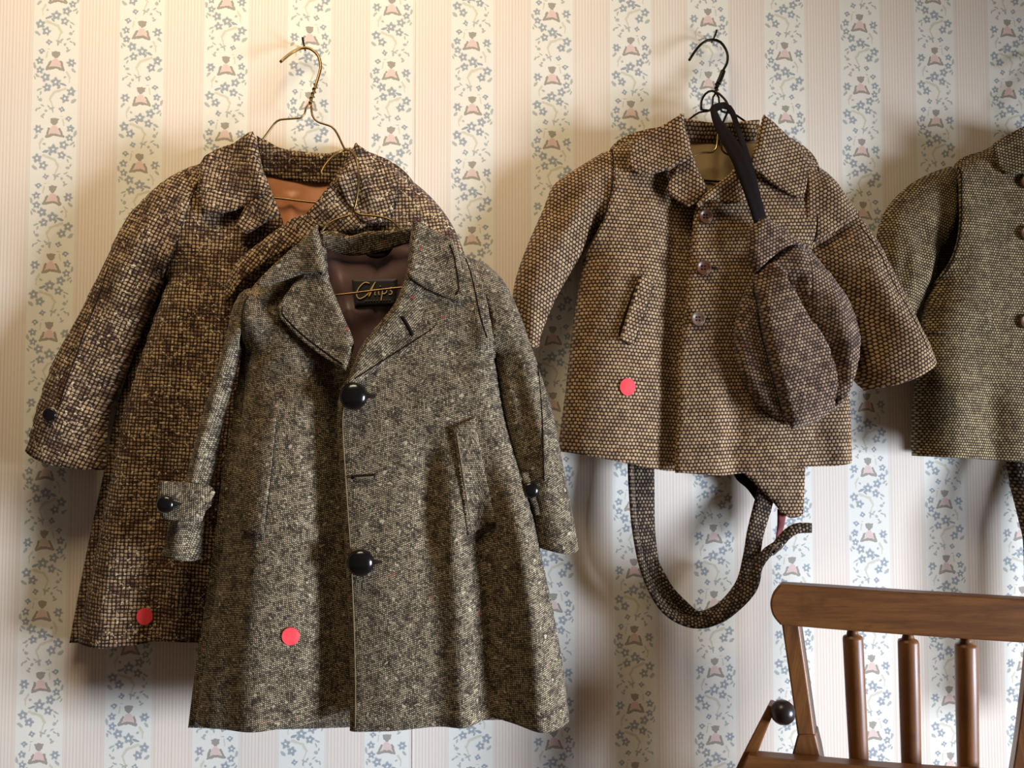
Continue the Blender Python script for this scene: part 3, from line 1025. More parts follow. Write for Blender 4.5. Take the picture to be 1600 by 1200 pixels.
# collar + lapels
sheet('collar_stand', c2, [(501, 362, 'c'), (520, 368), (545, 370), (575, 363), (610, 362), (642, 357, 'c'), (642, 378, 'c'), (590, 392), (550, 397), (522, 392), (503, 384, 'c')], D2 - .012,
      lambda P: .104 + .014 * np.clip((400 - P[:, 1]) / 40, 0, 1) + wobble(P, .0008, 18, 1), 'grey', g=4, thick=.004)
f2L = [(499, 360), (503, 385), (515, 440), (535, 492), (553, 540), (545, 580)]
f2R = [(644, 353), (639, 385), (636, 420), (615, 480), (587, 515), (562, 547), (548, 584)]
lapL2 = total(D2 + .008, foldrise(f2L, 34, .009), roll(f2L, 8, .010), lambda P: wobble(P, .0016, 22, 2))
colL2 = total(D2 + .013, foldrise(f2L, 30, .010), roll(f2L, 9, .010), lambda P: wobble(P, .0016, 22, 3))
sheet('lapel', c2, [(478, 420, 'c'), (511, 425), (516, 442), (535, 490), (553, 536), (541, 579, 'c'), (505, 558), (470, 531), (438, 498), (432, 486), (437, 473), (455, 448)], D2 + .01, lapL2, 'grey', rot=-25, g=5, thick=.005)
sheet('collar', c2, [(498, 358, 'c'), (503, 385), (512, 428, 'c'), (473, 428), (440, 439), (410, 448), (401, 444), (408, 434), (450, 394)], D2 + .012, colL2, 'grey', rot=-20, g=5, thick=.005)
lapR2 = total(D2 + .012, foldrise(f2R, 34, .009), roll(f2R, 8, .010), ridge([(655, 455), (680, 490)], 8, -.002), lambda P: wobble(P, .0016, 22, 1))
colR2 = total(D2 + .017, foldrise(f2R, 32, .010), roll(f2R, 9, .010), lambda P: wobble(P, .0016, 22, 4))
sheet('lapel', c2, [(637, 426, 'c'), (660, 446), (668, 465), (689, 496), (690, 508), (682, 518), (650, 541), (600, 571), (562, 597), (541, 612, 'c'), (550, 580), (562, 546), (587, 512), (615, 480)], D2 + .012, lapR2, 'grey', rot=30, g=5, thick=.005)
sheet('collar', c2, [(646, 349, 'c'), (680, 362), (707, 376), (718, 402), (726, 462), (717, 471), (690, 462), (660, 448), (636, 432, 'c'), (638, 400), (641, 375)], D2 + .014, colR2, 'grey', rot=14, g=5, thick=.005)
surf_line('lapel_stitching', c2, [(664, 470), (682, 500), (678, 511), (645, 534), (598, 564), (556, 592)], D2 + .012, lapR2, .0008, 'thread', .0001)
surf_line('lapel_stitching', c2, [(442, 478), (440, 488), (447, 498), (475, 525), (508, 550), (538, 571)], D2 + .01, lapL2, .0008, 'thread', .0001)
surf_line('collar_stitching', c2, [(703, 384), (710, 404), (717, 452), (712, 461)], D2 + .014, colR2, .0008, 'thread', .0001)
surf_line('edge_stitching', c2, [(541, 625), (537, 660), (541, 740), (549, 850), (554, 950), (557, 1050), (557, 1130)], D2, rf2, .0007, 'thread_pale', .0001)
surf_line('lapel_buttonhole', c2, [(629, 496), (637, 508), (645, 524)], D2 + .012, lapR2, .0018, 'thread', .0004)
surf_line('buttonhole', c2, [(551, 745), (560, 744), (588, 742)], D2, rf2, .0020, 'thread', .0006)
surf_line('buttonhole_stitch', c2, [(556, 746), (570, 745), (585, 744)], D2, rf2, .0009, 'thread_pale', .0022)
surf_line('armhole_seam', c2, [(727, 402), (738, 440), (750, 498), (760, 530)], D2, rf2, .0009, 'thread', -.0002)
surf_line('armhole_seam', c2, [(386, 462), (377, 500), (373, 545)], D2, lf2, .0009, 'thread', -.0002)
dome_button(c2, 555, 620, D2, lambda P: rf2(P) + .001, .0150)
dome_button(c2, 566, 875, D2, lambda P: rf2(P) + .001, .0145)
# woven label with gold script
lab = sheet('label', c2, [(550, 438, 'c'), (622, 436, 'c'), (616, 477, 'c'), (555, 481, 'c')], .1, lambda P: .1045 + .0 * P[:, 0], 'label_black', g=6, thick=.0008)
tx = lambda P: np.full(len(P), .1052)
for k, st in enumerate(([(578, 444), (570, 443), (561, 452), (558, 462), (562, 468), (570, 465), (576, 460)],
                        [(576, 460), (582, 450), (587, 442), (584, 448), (577, 465), (582, 456), (587, 454), (586, 462), (588, 462)],
                        [(593, 453), (592, 461), (594, 462)],
                        [(599, 452), (596, 471)], [(599, 454), (603, 452), (605, 456), (602, 460), (598, 460)],
                        [(614, 451), (610, 451), (610, 455), (613, 457), (612, 461), (608, 461)])):
    surf_line('label_lettering', lab, st, .1, tx, .0007, 'gold', step=2)
surf_line('label_lettering', lab, [(594.5, 449), (595.2, 448)], .1, tx, .0007, 'gold', step=2)
for k in range(9):
    x_ = 571 + k * 4.4 + (1.5 if k > 4 else 0)
    surf_line('label_lettering', lab, [(x_, 471.5 - k * .2), (x_ + 2.6, 471 - k * .2)], .1, tx, .0005, 'thread_pale', step=2)
sheet('hanging_loop', c2, [(568, 390), (590, 392), (614, 386), (606, 400), (590, 405), (574, 401)], .1, lambda P: .106 + .0 * P[:, 0], 'dark_cloth', g=5, thick=.002)
sticker(456, 992, D2, lf2, 'round coral sticker near the hem of the grey coat', 13.5, 14)

# ================================================================ JACKET 3 : tan basket-weave jacket
D3 = 0.060
c3 = thing('tweed_jacket', 'short tan basket-weave tweed jacket with brown buttons, under the cap', 'jacket', pt(1120, 200, 0.04), 'tweed coats on the wall')
L3 = [(918, 400), (904, 482), (896, 545), (888, 620), (877, 706)]
RT3 = [(1272, 385), (1296, 445), (1318, 520), (1330, 600), (1337, 650), (1337, 723)]
E3 = [(1088, 320), (1082, 344), (1078, 390), (1074, 430), (1066, 505), (1058, 570), (1059, 612), (1057, 657), (1053, 737)]
body3 = total(D3, roll(L3, 55, .034), roll(RT3, 34, .024), roll([(958, 225), (1068, 184)], 30, .020), roll([(1186, 187), (1280, 248)], 30, .020),
              ridge([(985, 320), (975, 500), (960, 710), (953, 905)], 40, .006), ridge([(1030, 360), (1020, 730), (1018, 915)], 30, -.003),
              ridge([(1120, 360), (1110, 730), (1108, 915)], 30, .006), ridge([(1150, 600), (1145, 735), (1144, 802)], 16, -.006), ridge([(1200, 640), (1210, 735), (1212, 782)], 30, .005), ridge([(1270, 640), (1290, 725), (1295, 768)], 18, -.005),
              ridge([(962, 270), (950, 350)], 14, .004), lambda P: wobble(P, .0024, 45, 2))
ov3 = spline(E3, False, 12)
lf3 = lambda P: body3(P) - .018 * np.clip((P[:, 0] - 1012) / 44, 0, 1) ** 1.5
rf3 = lambda P: body3(P) + .007 - .003 * np.exp(-pdist(P, ov3) / 5)
sheet('back_panel', c3, [(1070, 190), (1125, 198), (1185, 191), (1280, 250), (1274, 380), (1318, 520), (1330, 600), (1335, 720, 'c'), (1167, 732), (1052, 733), (940, 714), (879, 703, 'c'), (888, 620), (896, 545), (904, 482), (938, 352), (958, 226)],
      .02, lambda P: .014 + wobble(P, .001, 60, 1), 'tan', g=16)
sheet('lining', c3, [(1070, 206), (1125, 212), (1184, 206), (1180, 280), (1120, 340), (1085, 310), (1072, 250)], .03, lambda P: .028 + wobble(P, .0022, 16, 1) + ridge([(1127, 215), (1124, 300)], 8, -.004)(P), 'lining_olive', g=5, thick=.001)
sheet('front_panel', c3, [(1068, 187, 'c'), (1010, 206), (958, 226, 'c'), (958, 280), (949, 324), (938, 352), (918, 400), (904, 482), (896, 545), (888, 620), (877, 706, 'c'), (900, 709), (940, 716), (1020, 732), (1049, 737, 'c'), (1085, 738, 'c'),
                          (1095, 600), (1110, 450), (1110, 330, 'c'), (1100, 300), (1084, 250)], D3, lf3, 'tan', rot=-3, g=6)
sheet('front_panel', c3, [(1088, 319), (1082, 344), (1078, 390), (1074, 430), (1066, 505), (1058, 570), (1059, 612), (1057, 657), (1053, 718), (1053, 738, 'c'), (1127, 742), (1167, 738), (1255, 729), (1300, 728), (1336, 723, 'c'), (1337, 650), (1330, 600), (1318, 520),
                          (1300, 450), (1285, 410), (1273, 380), (1274, 330), (1278, 284), (1277, 256, 'c'), (1246, 230), (1188, 189, 'c'), (1178, 232), (1165, 262), (1130, 285), (1100, 306)], D3, rf3, 'tan', rot=2, g=6, thick=.005)
s3l = [ridge([(945, 260), (900, 330), (860, 420)], 18, .006), ridge([(900, 290), (860, 350)], 14, -.006), ridge([(920, 330), (880, 400)], 10, -.004), ridge([(860, 320), (835, 400)], 10, .004), lambda P: wobble(P, .004, 22, 1)]
tube_sleeve('sleeve', c3, [(948, 228, 'c'), (915, 248), (884, 268), (866, 285), (852, 320), (830, 370), (812, 418), (804, 455), (808, 490), (818, 532, 'c')], [(832, 542)], [(846, 538, 'c'), (850, 518), (870, 468), (897, 420), (920, 384), (940, 350, 'c')],
            [(956, 324), (966, 280), (964, 245)], D3, .034, .029, .018, 'tan', -30, 42, s3l, g=6)
s3r = [ridge([(1290, 270), (1330, 330)], 24, .008), crease([(1276, 384), (1305, 366), (1345, 332)], 26, -.014, 1), ridge([(1340, 400), (1380, 470), (1420, 550)], 18, .005), ridge([(1372, 400), (1410, 480)], 12, -.005), ridge([(1330, 440), (1365, 520)], 12, -.004),
       lambda P: wobble(P, .004, 22, 2)]
su3r = tube_sleeve('sleeve', c3, [(1250, 228, 'c'), (1284, 243), (1303, 252), (1322, 271), (1340, 300), (1356, 325), (1382, 371), (1413, 447), (1442, 513), (1451, 530), (1463, 560, 'c')], [(1442, 577), (1404, 598)],
            [(1366, 609, 'c'), (1348, 583), (1350, 535), (1345, 500), (1322, 453), (1296, 415), (1268, 376, 'c')], [(1266, 330), (1266, 280)], D3 + .018, .038, .033, .018, 'tan', 32, 42, s3r, g=6, tilt=lambda P: .030 * np.clip((P[:, 0] - 1310) / 110, 0, 1) ** 1.3)
surf_line('sleeve_seam', c3, [(1350, 348), (1376, 402), (1408, 480), (1434, 548)], D3 + .018, su3r, .0006, 'thread')
surf_line('armhole_seam', c3, [(957, 232), (957, 280), (948, 324), (940, 350)], D3, body3, .0008, 'thread')
surf_line('armhole_seam', c3, [(1276, 262), (1276, 290), (1274, 330), (1273, 378)], D3, rf3, .0008, 'thread')
sheet('collar_stand', c3, [(1066, 184, 'c'), (1100, 190), (1130, 192), (1160, 190), (1188, 187, 'c'), (1186, 214, 'c'), (1150, 217), (1120, 217), (1074, 214, 'c')], D3 - .015, lambda P: .028 + .016 * np.clip((220 - P[:, 1]) / 32, 0, 1) + wobble(P, .0008, 18, 1), 'tan', g=4, thick=.004)
f3L = [(1066, 183), (1069, 210), (1075, 232), (1090, 266), (1104, 299)]
f3R = [(1187, 188), (1179, 218), (1176, 242), (1160, 262), (1128, 283), (1100, 305), (1087, 320)]
colL3 = total(D3 + .012, foldrise(f3L, 34, .014), roll(f3L, 8, .008), lambda P: wobble(P, .0016, 22, 1))
sheet('lapel', c3, [(1074, 228, 'c'), (1090, 266), (1104, 299), (1098, 306), (1080, 321), (1074, 322), (1046, 302), (1043, 293), (1058, 258)], D3 + .01, total(D3 + .010, foldrise(f3L, 22, .008), roll(f3L, 6, .006)), 'tan', rot=-30, g=4, thick=.005)
sheet('collar', c3, [(1065, 182, 'c'), (1069, 208), (1076, 236), (1070, 254, 'c'), (1036, 267), (1010, 272), (992, 268), (983, 256), (983, 240), (990, 220), (1030, 200)], D3 + .012, colL3, 'tan', rot=-22, g=5, thick=.005)
sheet('lapel', c3, [(1160, 258, 'c'), (1172, 285), (1178, 311), (1160, 316), (1132, 319), (1106, 314), (1086, 321, 'c'), (1100, 304), (1128, 282)], D3 + .014, total(D3 + .016, foldrise(f3R, 22, .007), roll(f3R, 6, .006)), 'tan', rot=38, g=4, thick=.005)
colR3 = total(D3 + .014, foldrise([(1187, 188), (1178, 235)], 34, .012), roll([(1187, 188), (1178, 235)], 8, .008), lambda P: wobble(P, .0016, 22, 3))
sheet('collar', c3, [(1187, 186, 'c'), (1220, 206), (1248, 230), (1258, 250), (1261, 275), (1257, 300), (1250, 309), (1230, 301), (1206, 287), (1186, 272), (1166, 262, 'c'), (1176, 238), (1181, 214)], D3 + .012, colR3, 'tan', rot=16, g=5, thick=.005)
surf_line('lapel_buttonhole', c3, [(1150, 284), (1153, 292), (1154, 300)], D3 + .014, lambda P: np.full(len(P), D3 + .0170), .0014, 'red_cloth')
holed_button(c3, 1099, 341, D3, lambda P: rf3(P) + .001, .0088, 'button_brown')
holed_button(c3, 1095, 421, D3, lambda P: rf3(P) + .001, .0094, 'button_brown')
holed_button(c3, 1086, 500, D3, lambda P: rf3(P) + .001, .0088, 'button_grey')
wl = [(1000, 433, 'c'), (1021, 438, 'c'), (1004, 490), (986, 541, 'c'), (967, 532, 'c'), (983, 482)]
sheet('pocket_welt', c3, wl, D3, lambda P: lf3(P) + .0048 + .003 * np.exp(-pdist(P, spline([(1000, 433), (983, 482), (967, 532)], False, 6)) / 5), 'tan', rot=-18, g=4, thick=.004)
sheet('pocket_opening_shade', c3, [(999, 431), (997, 450), (984, 490), (968, 530), (964, 524), (976, 484), (992, 446)], D3, lambda P: lf3(P) + .0010, 'thread', g=4, thick=.001)  # dark sheet laid on the panel, standing for the shade inside the pocket mouth
surf_line('welt_stitching', c3, [(1021, 440), (1004, 492), (987, 540)], D3, lf3, .0009, 'thread', .0022)
sticker(979, 605, D3, lf3, 'round coral sticker on the tan basket-weave jacket', 12.5, 13.5)

# ================================================================ SHORTS with suspenders, behind the jacket
sh = thing('suspender_shorts', "child's tweed shorts with long suspender straps, hanging below the tan jacket", 'shorts', pt(1180, 560, 0.02))
shd = lambda P: .036 + .006 * prof(pdist(P, spline([(1160, 735), (1205, 780), (1240, 808)], False, 8)), 20)
sheet('shorts_leg', sh, [(1130, 560, 'c'), (1262, 560, 'c'), (1257, 650), (1255, 735), (1252, 804, 'c'), (1240, 809), (1228, 806), (1205, 783), (1180, 758), (1155, 732), (1140, 700)], .036, shd, 'tan', rot=0, g=8, thick=.004)
sheet('shorts_leg', sh, [(1010, 560, 'c'), (1136, 560, 'c'), (1130, 620), (1110, 670), (1080, 690), (1040, 690), (1012, 660)], .03, lambda P: .030 + .0 * P[:, 0], 'tan', g=14, thick=.004)
sheet('lining', sh, [(1140, 700), (1160, 722), (1205, 776), (1206, 800), (1193, 818), (1186, 790), (1170, 765), (1150, 745)], .03, lambda P: .027 + .0 * P[:, 0], 'dark_cloth', g=7, thick=.002)
W_ = .021
band('suspender_strap', sh, [(1004, 690, .030, .030, 0), (1004, 760, .034, .030, .0), (1009, 830, .040, .026, .3), (1022, 890, .044, .022, .6), (1045, 935, .044, .018, .8), (1085, 962, .042, .016, 1.0), (1125, 952, .044, .016, .9),
                             (1160, 915, .046, .018, .4), (1174, 870, .046, .020, .1), (1180, 835, .042, .021, 0), (1192, 790, .034, .023, 0), (1206, 740, .028, .023, 0)], 'strap')
band('suspender_strap', sh, [(985, 690, .036, .010, .9), (987, 760, .042, .010, .9), (993, 830, .050, .010, .9), (1008, 895, .056, .011, .8), (1034, 945, .060, .012, .7), (1068, 969, .062, .013, .7), (1105, 971, .062, .014, .5), (1142, 950, .062, .014, .5),
                             (1170, 918, .060, .013, .6), (1186, 880, .056, .012, .7), (1200, 862, .052, .012, .6), (1214, 853, .050, .012, .6), (1226, 838, .050, .012, .5), (1244, 826, .052, .013, .2), (1268, 825, .054, .012, 0)], 'strap', thick=.004)
band('strap_tail', sh, [(1018, 880, .040, .018, -.5), (1040, 920, .044, .018, -.6), (1066, 946, .048, .016, -.7), (1090, 964, .052, .014, -.6), (1120, 968, .054, .013, -.4), (1150, 945, .050, .016, -.2), (1172, 915, .044, .020, 0), (1178, 885, .040, .020, 0)], 'strap', thick=.003)
band('red_tab', sh, [(1222, 796, .030, .012, 0), (1220, 820, .032, .010, .3), (1214, 850, .036, .007, .6)], 'red_cloth', thick=.0015)
wire('buckle', sh, [(1204, 862, .056), (1219, 848, .058), (1222, 852, .058), (1208, 867, .056), (1204, 862, .056)], .0011, 'steel', 3)

# ================================================================ FLAT CAP on a ribbon
cp = thing('flat_cap', 'brown tweed flat cap hanging by a black ribbon over the tan jacket', 'cap', pt(1240, 420, 0.09))
D5 = .082
CO = [(1252, 376), (1296, 415), (1334, 469), (1350, 516), (1351, 545), (1344, 585), (1328, 625), (1300, 646), (1270, 664), (1240, 671), (1208, 648), (1182, 622), (1157, 572), (1151, 523), (1160, 472), (1179, 430), (1205, 398)]
CB = spline(CO, True, 8)
CB = np.vstack([CB, CB[:1]])
SEAM_L = [(1186, 425), (1180, 450), (1189, 526), (1208, 599), (1230, 660)]
SEAM_R = [(1226, 436), (1258, 491), (1290, 545), (1303, 583), (1304, 632)]


def crown(P):
    d = pdist(P, CB)
    h = .030 * prof(d, 70)
    h = h + crease(SEAM_L, 26, -.013, 1)(P) * np.clip(d / 15, 0, 1)
    h = h + crease(SEAM_R, 15, -.024, -1)(P) * np.clip(d / 12, 0, 1)
    h = h + ridge([(1240, 420), (1262, 490)], 9, -.007)(P) + ridge([(1296, 520), (1322, 610)], 12, -.010)(P) * np.clip(d / 20, 0, 1)
    h = h + ridge([(1290, 440), (1332, 580)], 16, .008)(P) + ridge([(1215, 520), (1250, 600)], 26, .004)(P)
    h = h + ridge([(1210, 540), (1250, 560)], 10, -.002)(P)
    return D5 + h + wobble(P, .0026, 22, 2) * np.clip(d / 20, 0, 1)


def crownseg(out, dz, rot, off):
    return sheet('crown_panel', cp, out, D5 + .01, lambda P: crown(P) + dz, 'cap', rot=rot, g=5, thick=.004, uvoff=off)


crownseg([(1182, 426, 'c'), (1180, 450), (1189, 526), (1208, 599), (1231, 664, 'c'), (1208, 648), (1182, 622), (1157, 572), (1151, 523), (1160, 472)], -.001, -12, (0, 0))
crownseg([(1181, 427, 'c'), (1204, 412), (1226, 436), (1258, 491), (1290, 545), (1303, 583), (1304, 628), (1294, 648, 'c'), (1270, 662), (1240, 671, 'c'), (1230, 659), (1208, 599), (1189, 526), (1180, 452)], .001, 14, (.1, .2))
crownseg([(1203, 411, 'c'), (1222, 392), (1252, 376), (1262, 420), (1262, 470), (1258, 492, 'c'), (1226, 437)], -.003, -6, (.2, .1))
crownseg([(1251, 375, 'c'), (1296, 415), (1334, 469), (1350, 516), (1351, 545), (1344, 585), (1328, 625), (1302, 646, 'c'), (1305, 620), (1302, 583), (1290, 545), (1258, 491, 'c'), (1263, 450), (1261, 410)], -.004, 30, (.3, .3))
sheet('cap_underside', cp, [(p[0] * .96 + 1250 * .04, p[1] * .96 + 525 * .04) for p in CO], D5, lambda P: .078 - .004 * prof(pdist(P, CB), 60), 'cap', g=14, thick=.002)
sheet('peak', cp, [(1176, 348), (1186, 338), (1200, 338), (1225, 354), (1252, 373), (1268, 384, 'c'), (1248, 381), (1228, 386), (1203, 404), (1180, 426, 'c'), (1170, 405), (1167, 378)], D5 + .01,
      total(D5 + .016, roll([(1268, 384), (1252, 373), (1225, 354), (1200, 338), (1186, 338), (1170, 365), (1170, 405), (1180, 426)], 16, .012), lambda P: wobble(P, .001, 20, 1)), 'cap', rot=25, g=5, thick=.005)
band('ribbon', cp, [(1134, 163, .042, .006, 0), (1124, 166, .052, .009, 0), (1116, 171, .058, .010, .3), (1121, 190, .068, .012, .2), (1138, 218, .082, .017, 0), (1157, 252, .094, .019, 0), (1171, 290, .098, .018, 0), (1181, 320, .098, .017, 0), (1188, 345, .092, .016, 0), (1193, 362, .084, .015, 0)], 'dark_cloth', thick=.002, step=6)
band('ribbon', cp, [(1128, 165, .046, .006, 0), (1139, 168, .046, .008, .3), (1146, 180, .054, .008, .3), (1154, 205, .072, .008, .4), (1164, 235, .088, .009, .3), (1176, 280, .092, .010, .2), (1186, 330, .090, .012, 0)], 'dark_cloth', thick=.002, step=6)

# ================================================================ COAT 4 : olive tweed at the right edge
D4 = .058
c4 = thing('tweed_jacket', 'olive tweed jacket with flap pocket, cut off by the right edge', 'jacket', pt(1625, 200, 0.03), 'tweed coats on the wall')
mx = lambda pts: [((2 * 1628 - p[0]), *p[1:]) for p in pts][::-1]
L4 = [(1470, 440), (1457, 480), (1447, 580), (1440, 665), (1441, 714)]
SH4 = [(1494, 256), (1555, 226), (1590, 202)]
body4 = total(D4, roll(L4, 48, .032), roll(mx(L4), 48, .032), roll(SH4, 28, .018), roll(mx(SH4), 28, .018),
              ridge([(1500, 540), (1490, 712), (1488, 798)], 26, .006), ridge([(1545, 560), (1552, 716), (1554, 794)], 16, -.006), ridge([(1585, 600), (1590, 716), (1591, 774)], 20, .005), ridge([(1510, 300), (1520, 450)], 24, .004), lambda P: wobble(P, .0024, 40, 1))
P4 = [(1592, 204, 'c'), (1550, 228), (1496, 256, 'c'), (1495, 320), (1490, 380), (1470, 440), (1457, 480), (1447, 580), (1440, 665), (1441, 713, 'c'), (1509, 716), (1600, 722), (1660, 724, 'c'), (1655, 600), (1650, 400), (1645, 300, 'c'), (1620, 262), (1602, 232)]
sheet('back_panel', c4, [(1594, 208), (1660, 208), (1700, 230), (1758, 258), (1790, 460), (1812, 580), (1814, 710, 'c'), (1628, 718), (1443, 710, 'c'), (1447, 580), (1460, 470), (1496, 258), (1550, 230)], .02, lambda P: .014 + 0 * P[:, 0], 'olive', g=18)
sheet('front_panel', c4, mx(P4), D4, lambda P: body4(P) - .004, 'olive', rot=3, g=8)
sheet('front_panel', c4, P4, D4, lambda P: body4(P) + .006, 'olive', rot=-3, g=6, thick=.005)
s4 = [ridge([(1470, 290), (1440, 380), (1430, 470)], 20, .006), ridge([(1446, 340), (1440, 430)], 12, -.006), ridge([(1472, 380), (1450, 450)], 10, .004), ridge([(1420, 380), (1415, 450)], 10, -.004), lambda P: wobble(P, .004, 22, 2)]
O4 = [(1502, 250, 'c'), (1470, 262), (1437, 281), (1403, 316), (1387, 358), (1388, 400), (1392, 460), (1400, 520), (1408, 560, 'c')]
I4 = [(1436, 556, 'c'), (1442, 513), (1458, 470), (1476, 425), (1488, 380, 'c')]
A4 = [(1502, 330), (1504, 290)]
tube_sleeve('sleeve', c4, O4, [(1422, 562)], I4, A4, D4, .030, .022, .016, 'olive', -16, 42, s4, g=6)
tube_sleeve('sleeve', c4, mx(I4), mx(A4), mx(O4), [((2 * 1628 - 1422), 562)], D4, .034, .028, .018, 'olive', 16, 42, [], g=10)
fl4 = [(1458, 474, 'c'), (1500, 469), (1541, 472, 'c'), (1541, 508), (1534, 515), (1495, 519), (1456, 520, 'c')]
sheet('pocket_flap', c4, fl4, D4, lambda P: body4(P) + .0096 - .003 * np.exp(-np.abs(P[:, 1] - 470) / 6), 'olive', rot=-3, g=5, thick=.004)
f4 = [(1592, 202), (1602, 232), (1622, 266)]
col4 = [(1594, 200, 'c'), (1603, 232), (1624, 262, 'c'), (1600, 270), (1578, 273), (1563, 263), (1553, 240), (1553, 224)]
cf4 = total(D4 + .012, foldrise(f4, 30, .014), roll(f4, 8, .008))
sheet('collar', c4, col4, D4 + .012, cf4, 'olive', rot=-20, g=5, thick=.005)
sheet('collar', c4, mx(col4), D4 + .012, total(D4 + .012, foldrise(mx(f4), 30, .014), roll(mx(f4), 8, .008)), 'olive', rot=20, g=7, thick=.005)
sheet('collar_stand', c4, [(1592, 202, 'c'), (1628, 208), (1664, 202, 'c'), (1660, 236), (1628, 240), (1598, 236)], D4 - .015, lambda P: .028 + .014 * np.clip((242 - P[:, 1]) / 36, 0, 1), 'olive', g=6, thick=.004)
surf_line('armhole_seam', c4, [(1497, 262), (1496, 320), (1491, 378), (1474, 434)], D4, lambda P: body4(P) + .006, .0008, 'thread')
for py in (287, 367, 504):
    holed_button(c4, 1597, py, D4, lambda P: body4(P) + .007, .0092, 'button_brown', False)

# trousers hanging below it
tr = thing('trousers', 'dark tweed trousers hanging below the olive jacket at the right edge', 'trousers', pt(1640, 560, 0.02))
trd = lambda P: .026 + .035 * np.clip((P[:, 1] - 690) / 150, 0, 1) + .014 * prof(pdist(P, np.array([(1590, 650), (1592, 860), (1600, 1130)], float)), 30)
sheet('trouser_leg', tr, [(1588, 600, 'c'), (1650, 600, 'c'), (1650, 900), (1652, 1130, 'c'), (1602, 1130, 'c'), (1594, 860), (1590, 720)], .06, trd, 'strap', g=9)
sheet('trouser_leg', tr, [(1648, 600, 'c'), (1712, 600, 'c'), (1708, 900), (1700, 1130, 'c'), (1656, 1130, 'c'), (1656, 900)], .06, lambda P: .028 + .035 * np.clip((P[:, 1] - 690) / 150, 0, 1) + .010 * np.sin((P[:, 0] - 1648) / 64 * math.pi), 'strap', g=9)

# ================================================================ CHAIR
ch = thing('wooden_chair', 'brown wooden spindle-back chair with rounded crest rail, against the wallpaper', 'chair', Vector((float(unproj(1400, 1200, .2)[0]), -.3, 0)))
cdp = lambda px: .135 + .00016 * (px - 1210)


def c3p(px, py, off=0.0):
    d = cdp(px) + off
    return pt(px, py, d)


def prism(name, parent, out, th, off=0.0, mat='wood', bev=.003, step=6, grain=0.0, turn=28):
    B = spline(out, True, step)
    a2 = np.sum(B[:, 0] * np.roll(B[:, 1], -1) - np.roll(B[:, 0], -1) * B[:, 1])
    if a2 > 0:
        B = B[::-1]
    Fp = [c3p(p[0], p[1], off) for p in B]
    n = len(Fp)
    Bk = [p + Vector((th * math.sin(R(turn)), th * math.cos(R(turn)), 0)) for p in Fp]
    V = Fp + Bk
    fs = [tuple(range(n)), tuple(range(n, 2 * n))[::-1]] + [((i + 1) % n, i, n + i, n + (i + 1) % n) for i in range(n)]
    a = R(grain)
    UV = [(v.x * math.cos(a) + v.z * math.sin(a), -v.x * math.sin(a) + v.z * math.cos(a)) for v in V]
    o = link(name, mesh(V, fs, UV, False), mat, parent)
    md = o.modifiers.new('bevel', 'BEVEL')
    md.width = bev
    md.segments = 3
    md.limit_method = 'ANGLE'
    md.angle_limit = R(50)
    return o


prism('crest_rail', ch, [(1219, 913, 'c'), (1300, 918), (1420, 926), (1600, 937), (1640, 939, 'c'), (1652, 955), (1652, 985), (1638, 1006, 'c'), (1600, 1005), (1420, 993), (1300, 984), (1219, 977, 'c'), (1207, 962), (1203, 943), (1208, 925)], .022, .004, grain=2)


def spindle(a, b_, r0, r1, neck=True, n=14, name='spindle'):
    A, B_ = c3p(*a, -.006), c3p(*b_, -.006)
    ax = B_ - A
    prof_ = [(-.030, .4), (0.0, .55), (.012, .62), (.018, .92), (.03, 1.0), (.3, 1.0), (.6, .96), (1.0, .94)]
    P = [A + ax * t for t, _ in prof_]
    rr = [(r0 + (r1 - r0) * max(t, 0)) * s for t, s in prof_]
    V, Fc = sweep(P, rr, n)
    uv = [(v.z, v.x + v.y) for v in V]
    return link(name, mesh(V, Fc, uv), 'wood', ch)


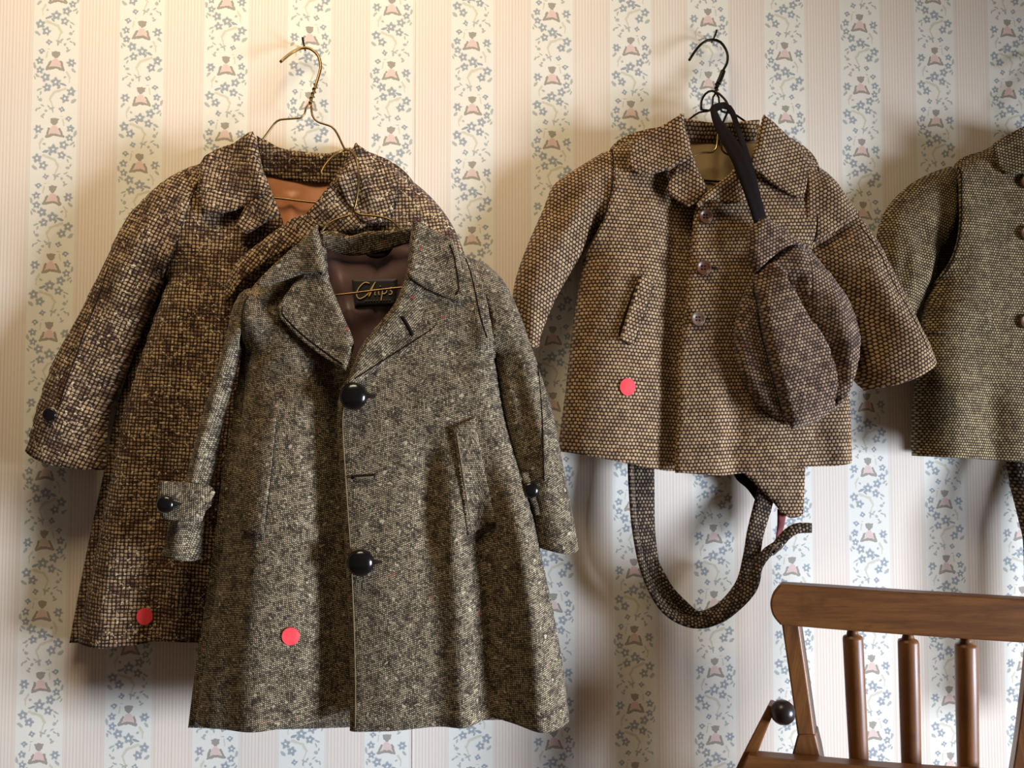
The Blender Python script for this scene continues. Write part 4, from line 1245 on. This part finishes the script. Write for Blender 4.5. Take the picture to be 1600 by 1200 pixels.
spindle((1332, 988), (1349, 1330), .0108, .0105)
spindle((1419, 994), (1427, 1330), .0114, .0108, n=8)
spindle((1509, 1001), (1515, 1330), .0114, .0112)
# stiles, narrowing downward
prism('back_post', ch, [(1220, 968, 'c'), (1247, 968, 'c'), (1262, 1070), (1273, 1150, 'c'), (1246, 1150, 'c'), (1235, 1070)], .030, .0, grain=80, bev=.002)
prism('back_post', ch, [(1608, 990, 'c'), (1636, 990, 'c'), (1622, 1090), (1604, 1200), (1584, 1330, 'c'), (1560, 1330, 'c'), (1584, 1193), (1598, 1090)], .030, .0, grain=100, bev=.002)
prism('post_foot', ch, [(1246, 1148, 'c'), (1274, 1148, 'c'), (1284, 1195), (1300, 1330, 'c'), (1262, 1330, 'c'), (1232, 1200, 'c')], .034, .002, grain=100, bev=.002)
prism('side_bar', ch, [(1200, 1102, 'c'), (1212, 1106, 'c'), (1190, 1160), (1165, 1225), (1130, 1310, 'c'), (1100, 1310, 'c'), (1150, 1200)], .024, .010, grain=60, bev=.002)
prism('cross_rail', ch, [(1168, 1181, 'c'), (1260, 1189), (1400, 1201), (1570, 1212, 'c'), (1570, 1250, 'c'), (1400, 1240), (1150, 1222, 'c')], .020, .022, grain=4, bev=.002)
kc = c3p(1223, 1113, .012)
V, Fc = [], []
pf = [(.004, -.016), (.005, -.010), (.011, -.008)] + [(.0135 * math.cos(a), .0135 * math.sin(a)) for a in np.linspace(-.5, 1.5, 10)]
V, Fc = lathe(pf, 20)
put('knob', ch, V, Fc, 'knob', kc, 0, 0)
# lower structure, below the frame: seat, seat rail and legs down to the floor
sl, sr = c3p(1262, 1330), c3p(1584, 1330)
zf = sl.z
box('lower_rail', sl.x - .01, sr.x + .01, sl.y - .03, sl.y + .03, zf - .03, zf + .01, 'wood', ch, .003)
box('seat', sl.x - .04, sr.x + .04, -.56, sl.y + .02, .43, .46, 'wood', ch, .008)
for xx in (sl.x, sr.x - .03):
    box('leg', xx, xx + .03, sl.y - .015, sl.y + .015, 0, zf - .02, 'wood', ch, .003)
    box('leg', xx, xx + .03, -.53, -.50, 0, .435, 'wood', ch, .003)
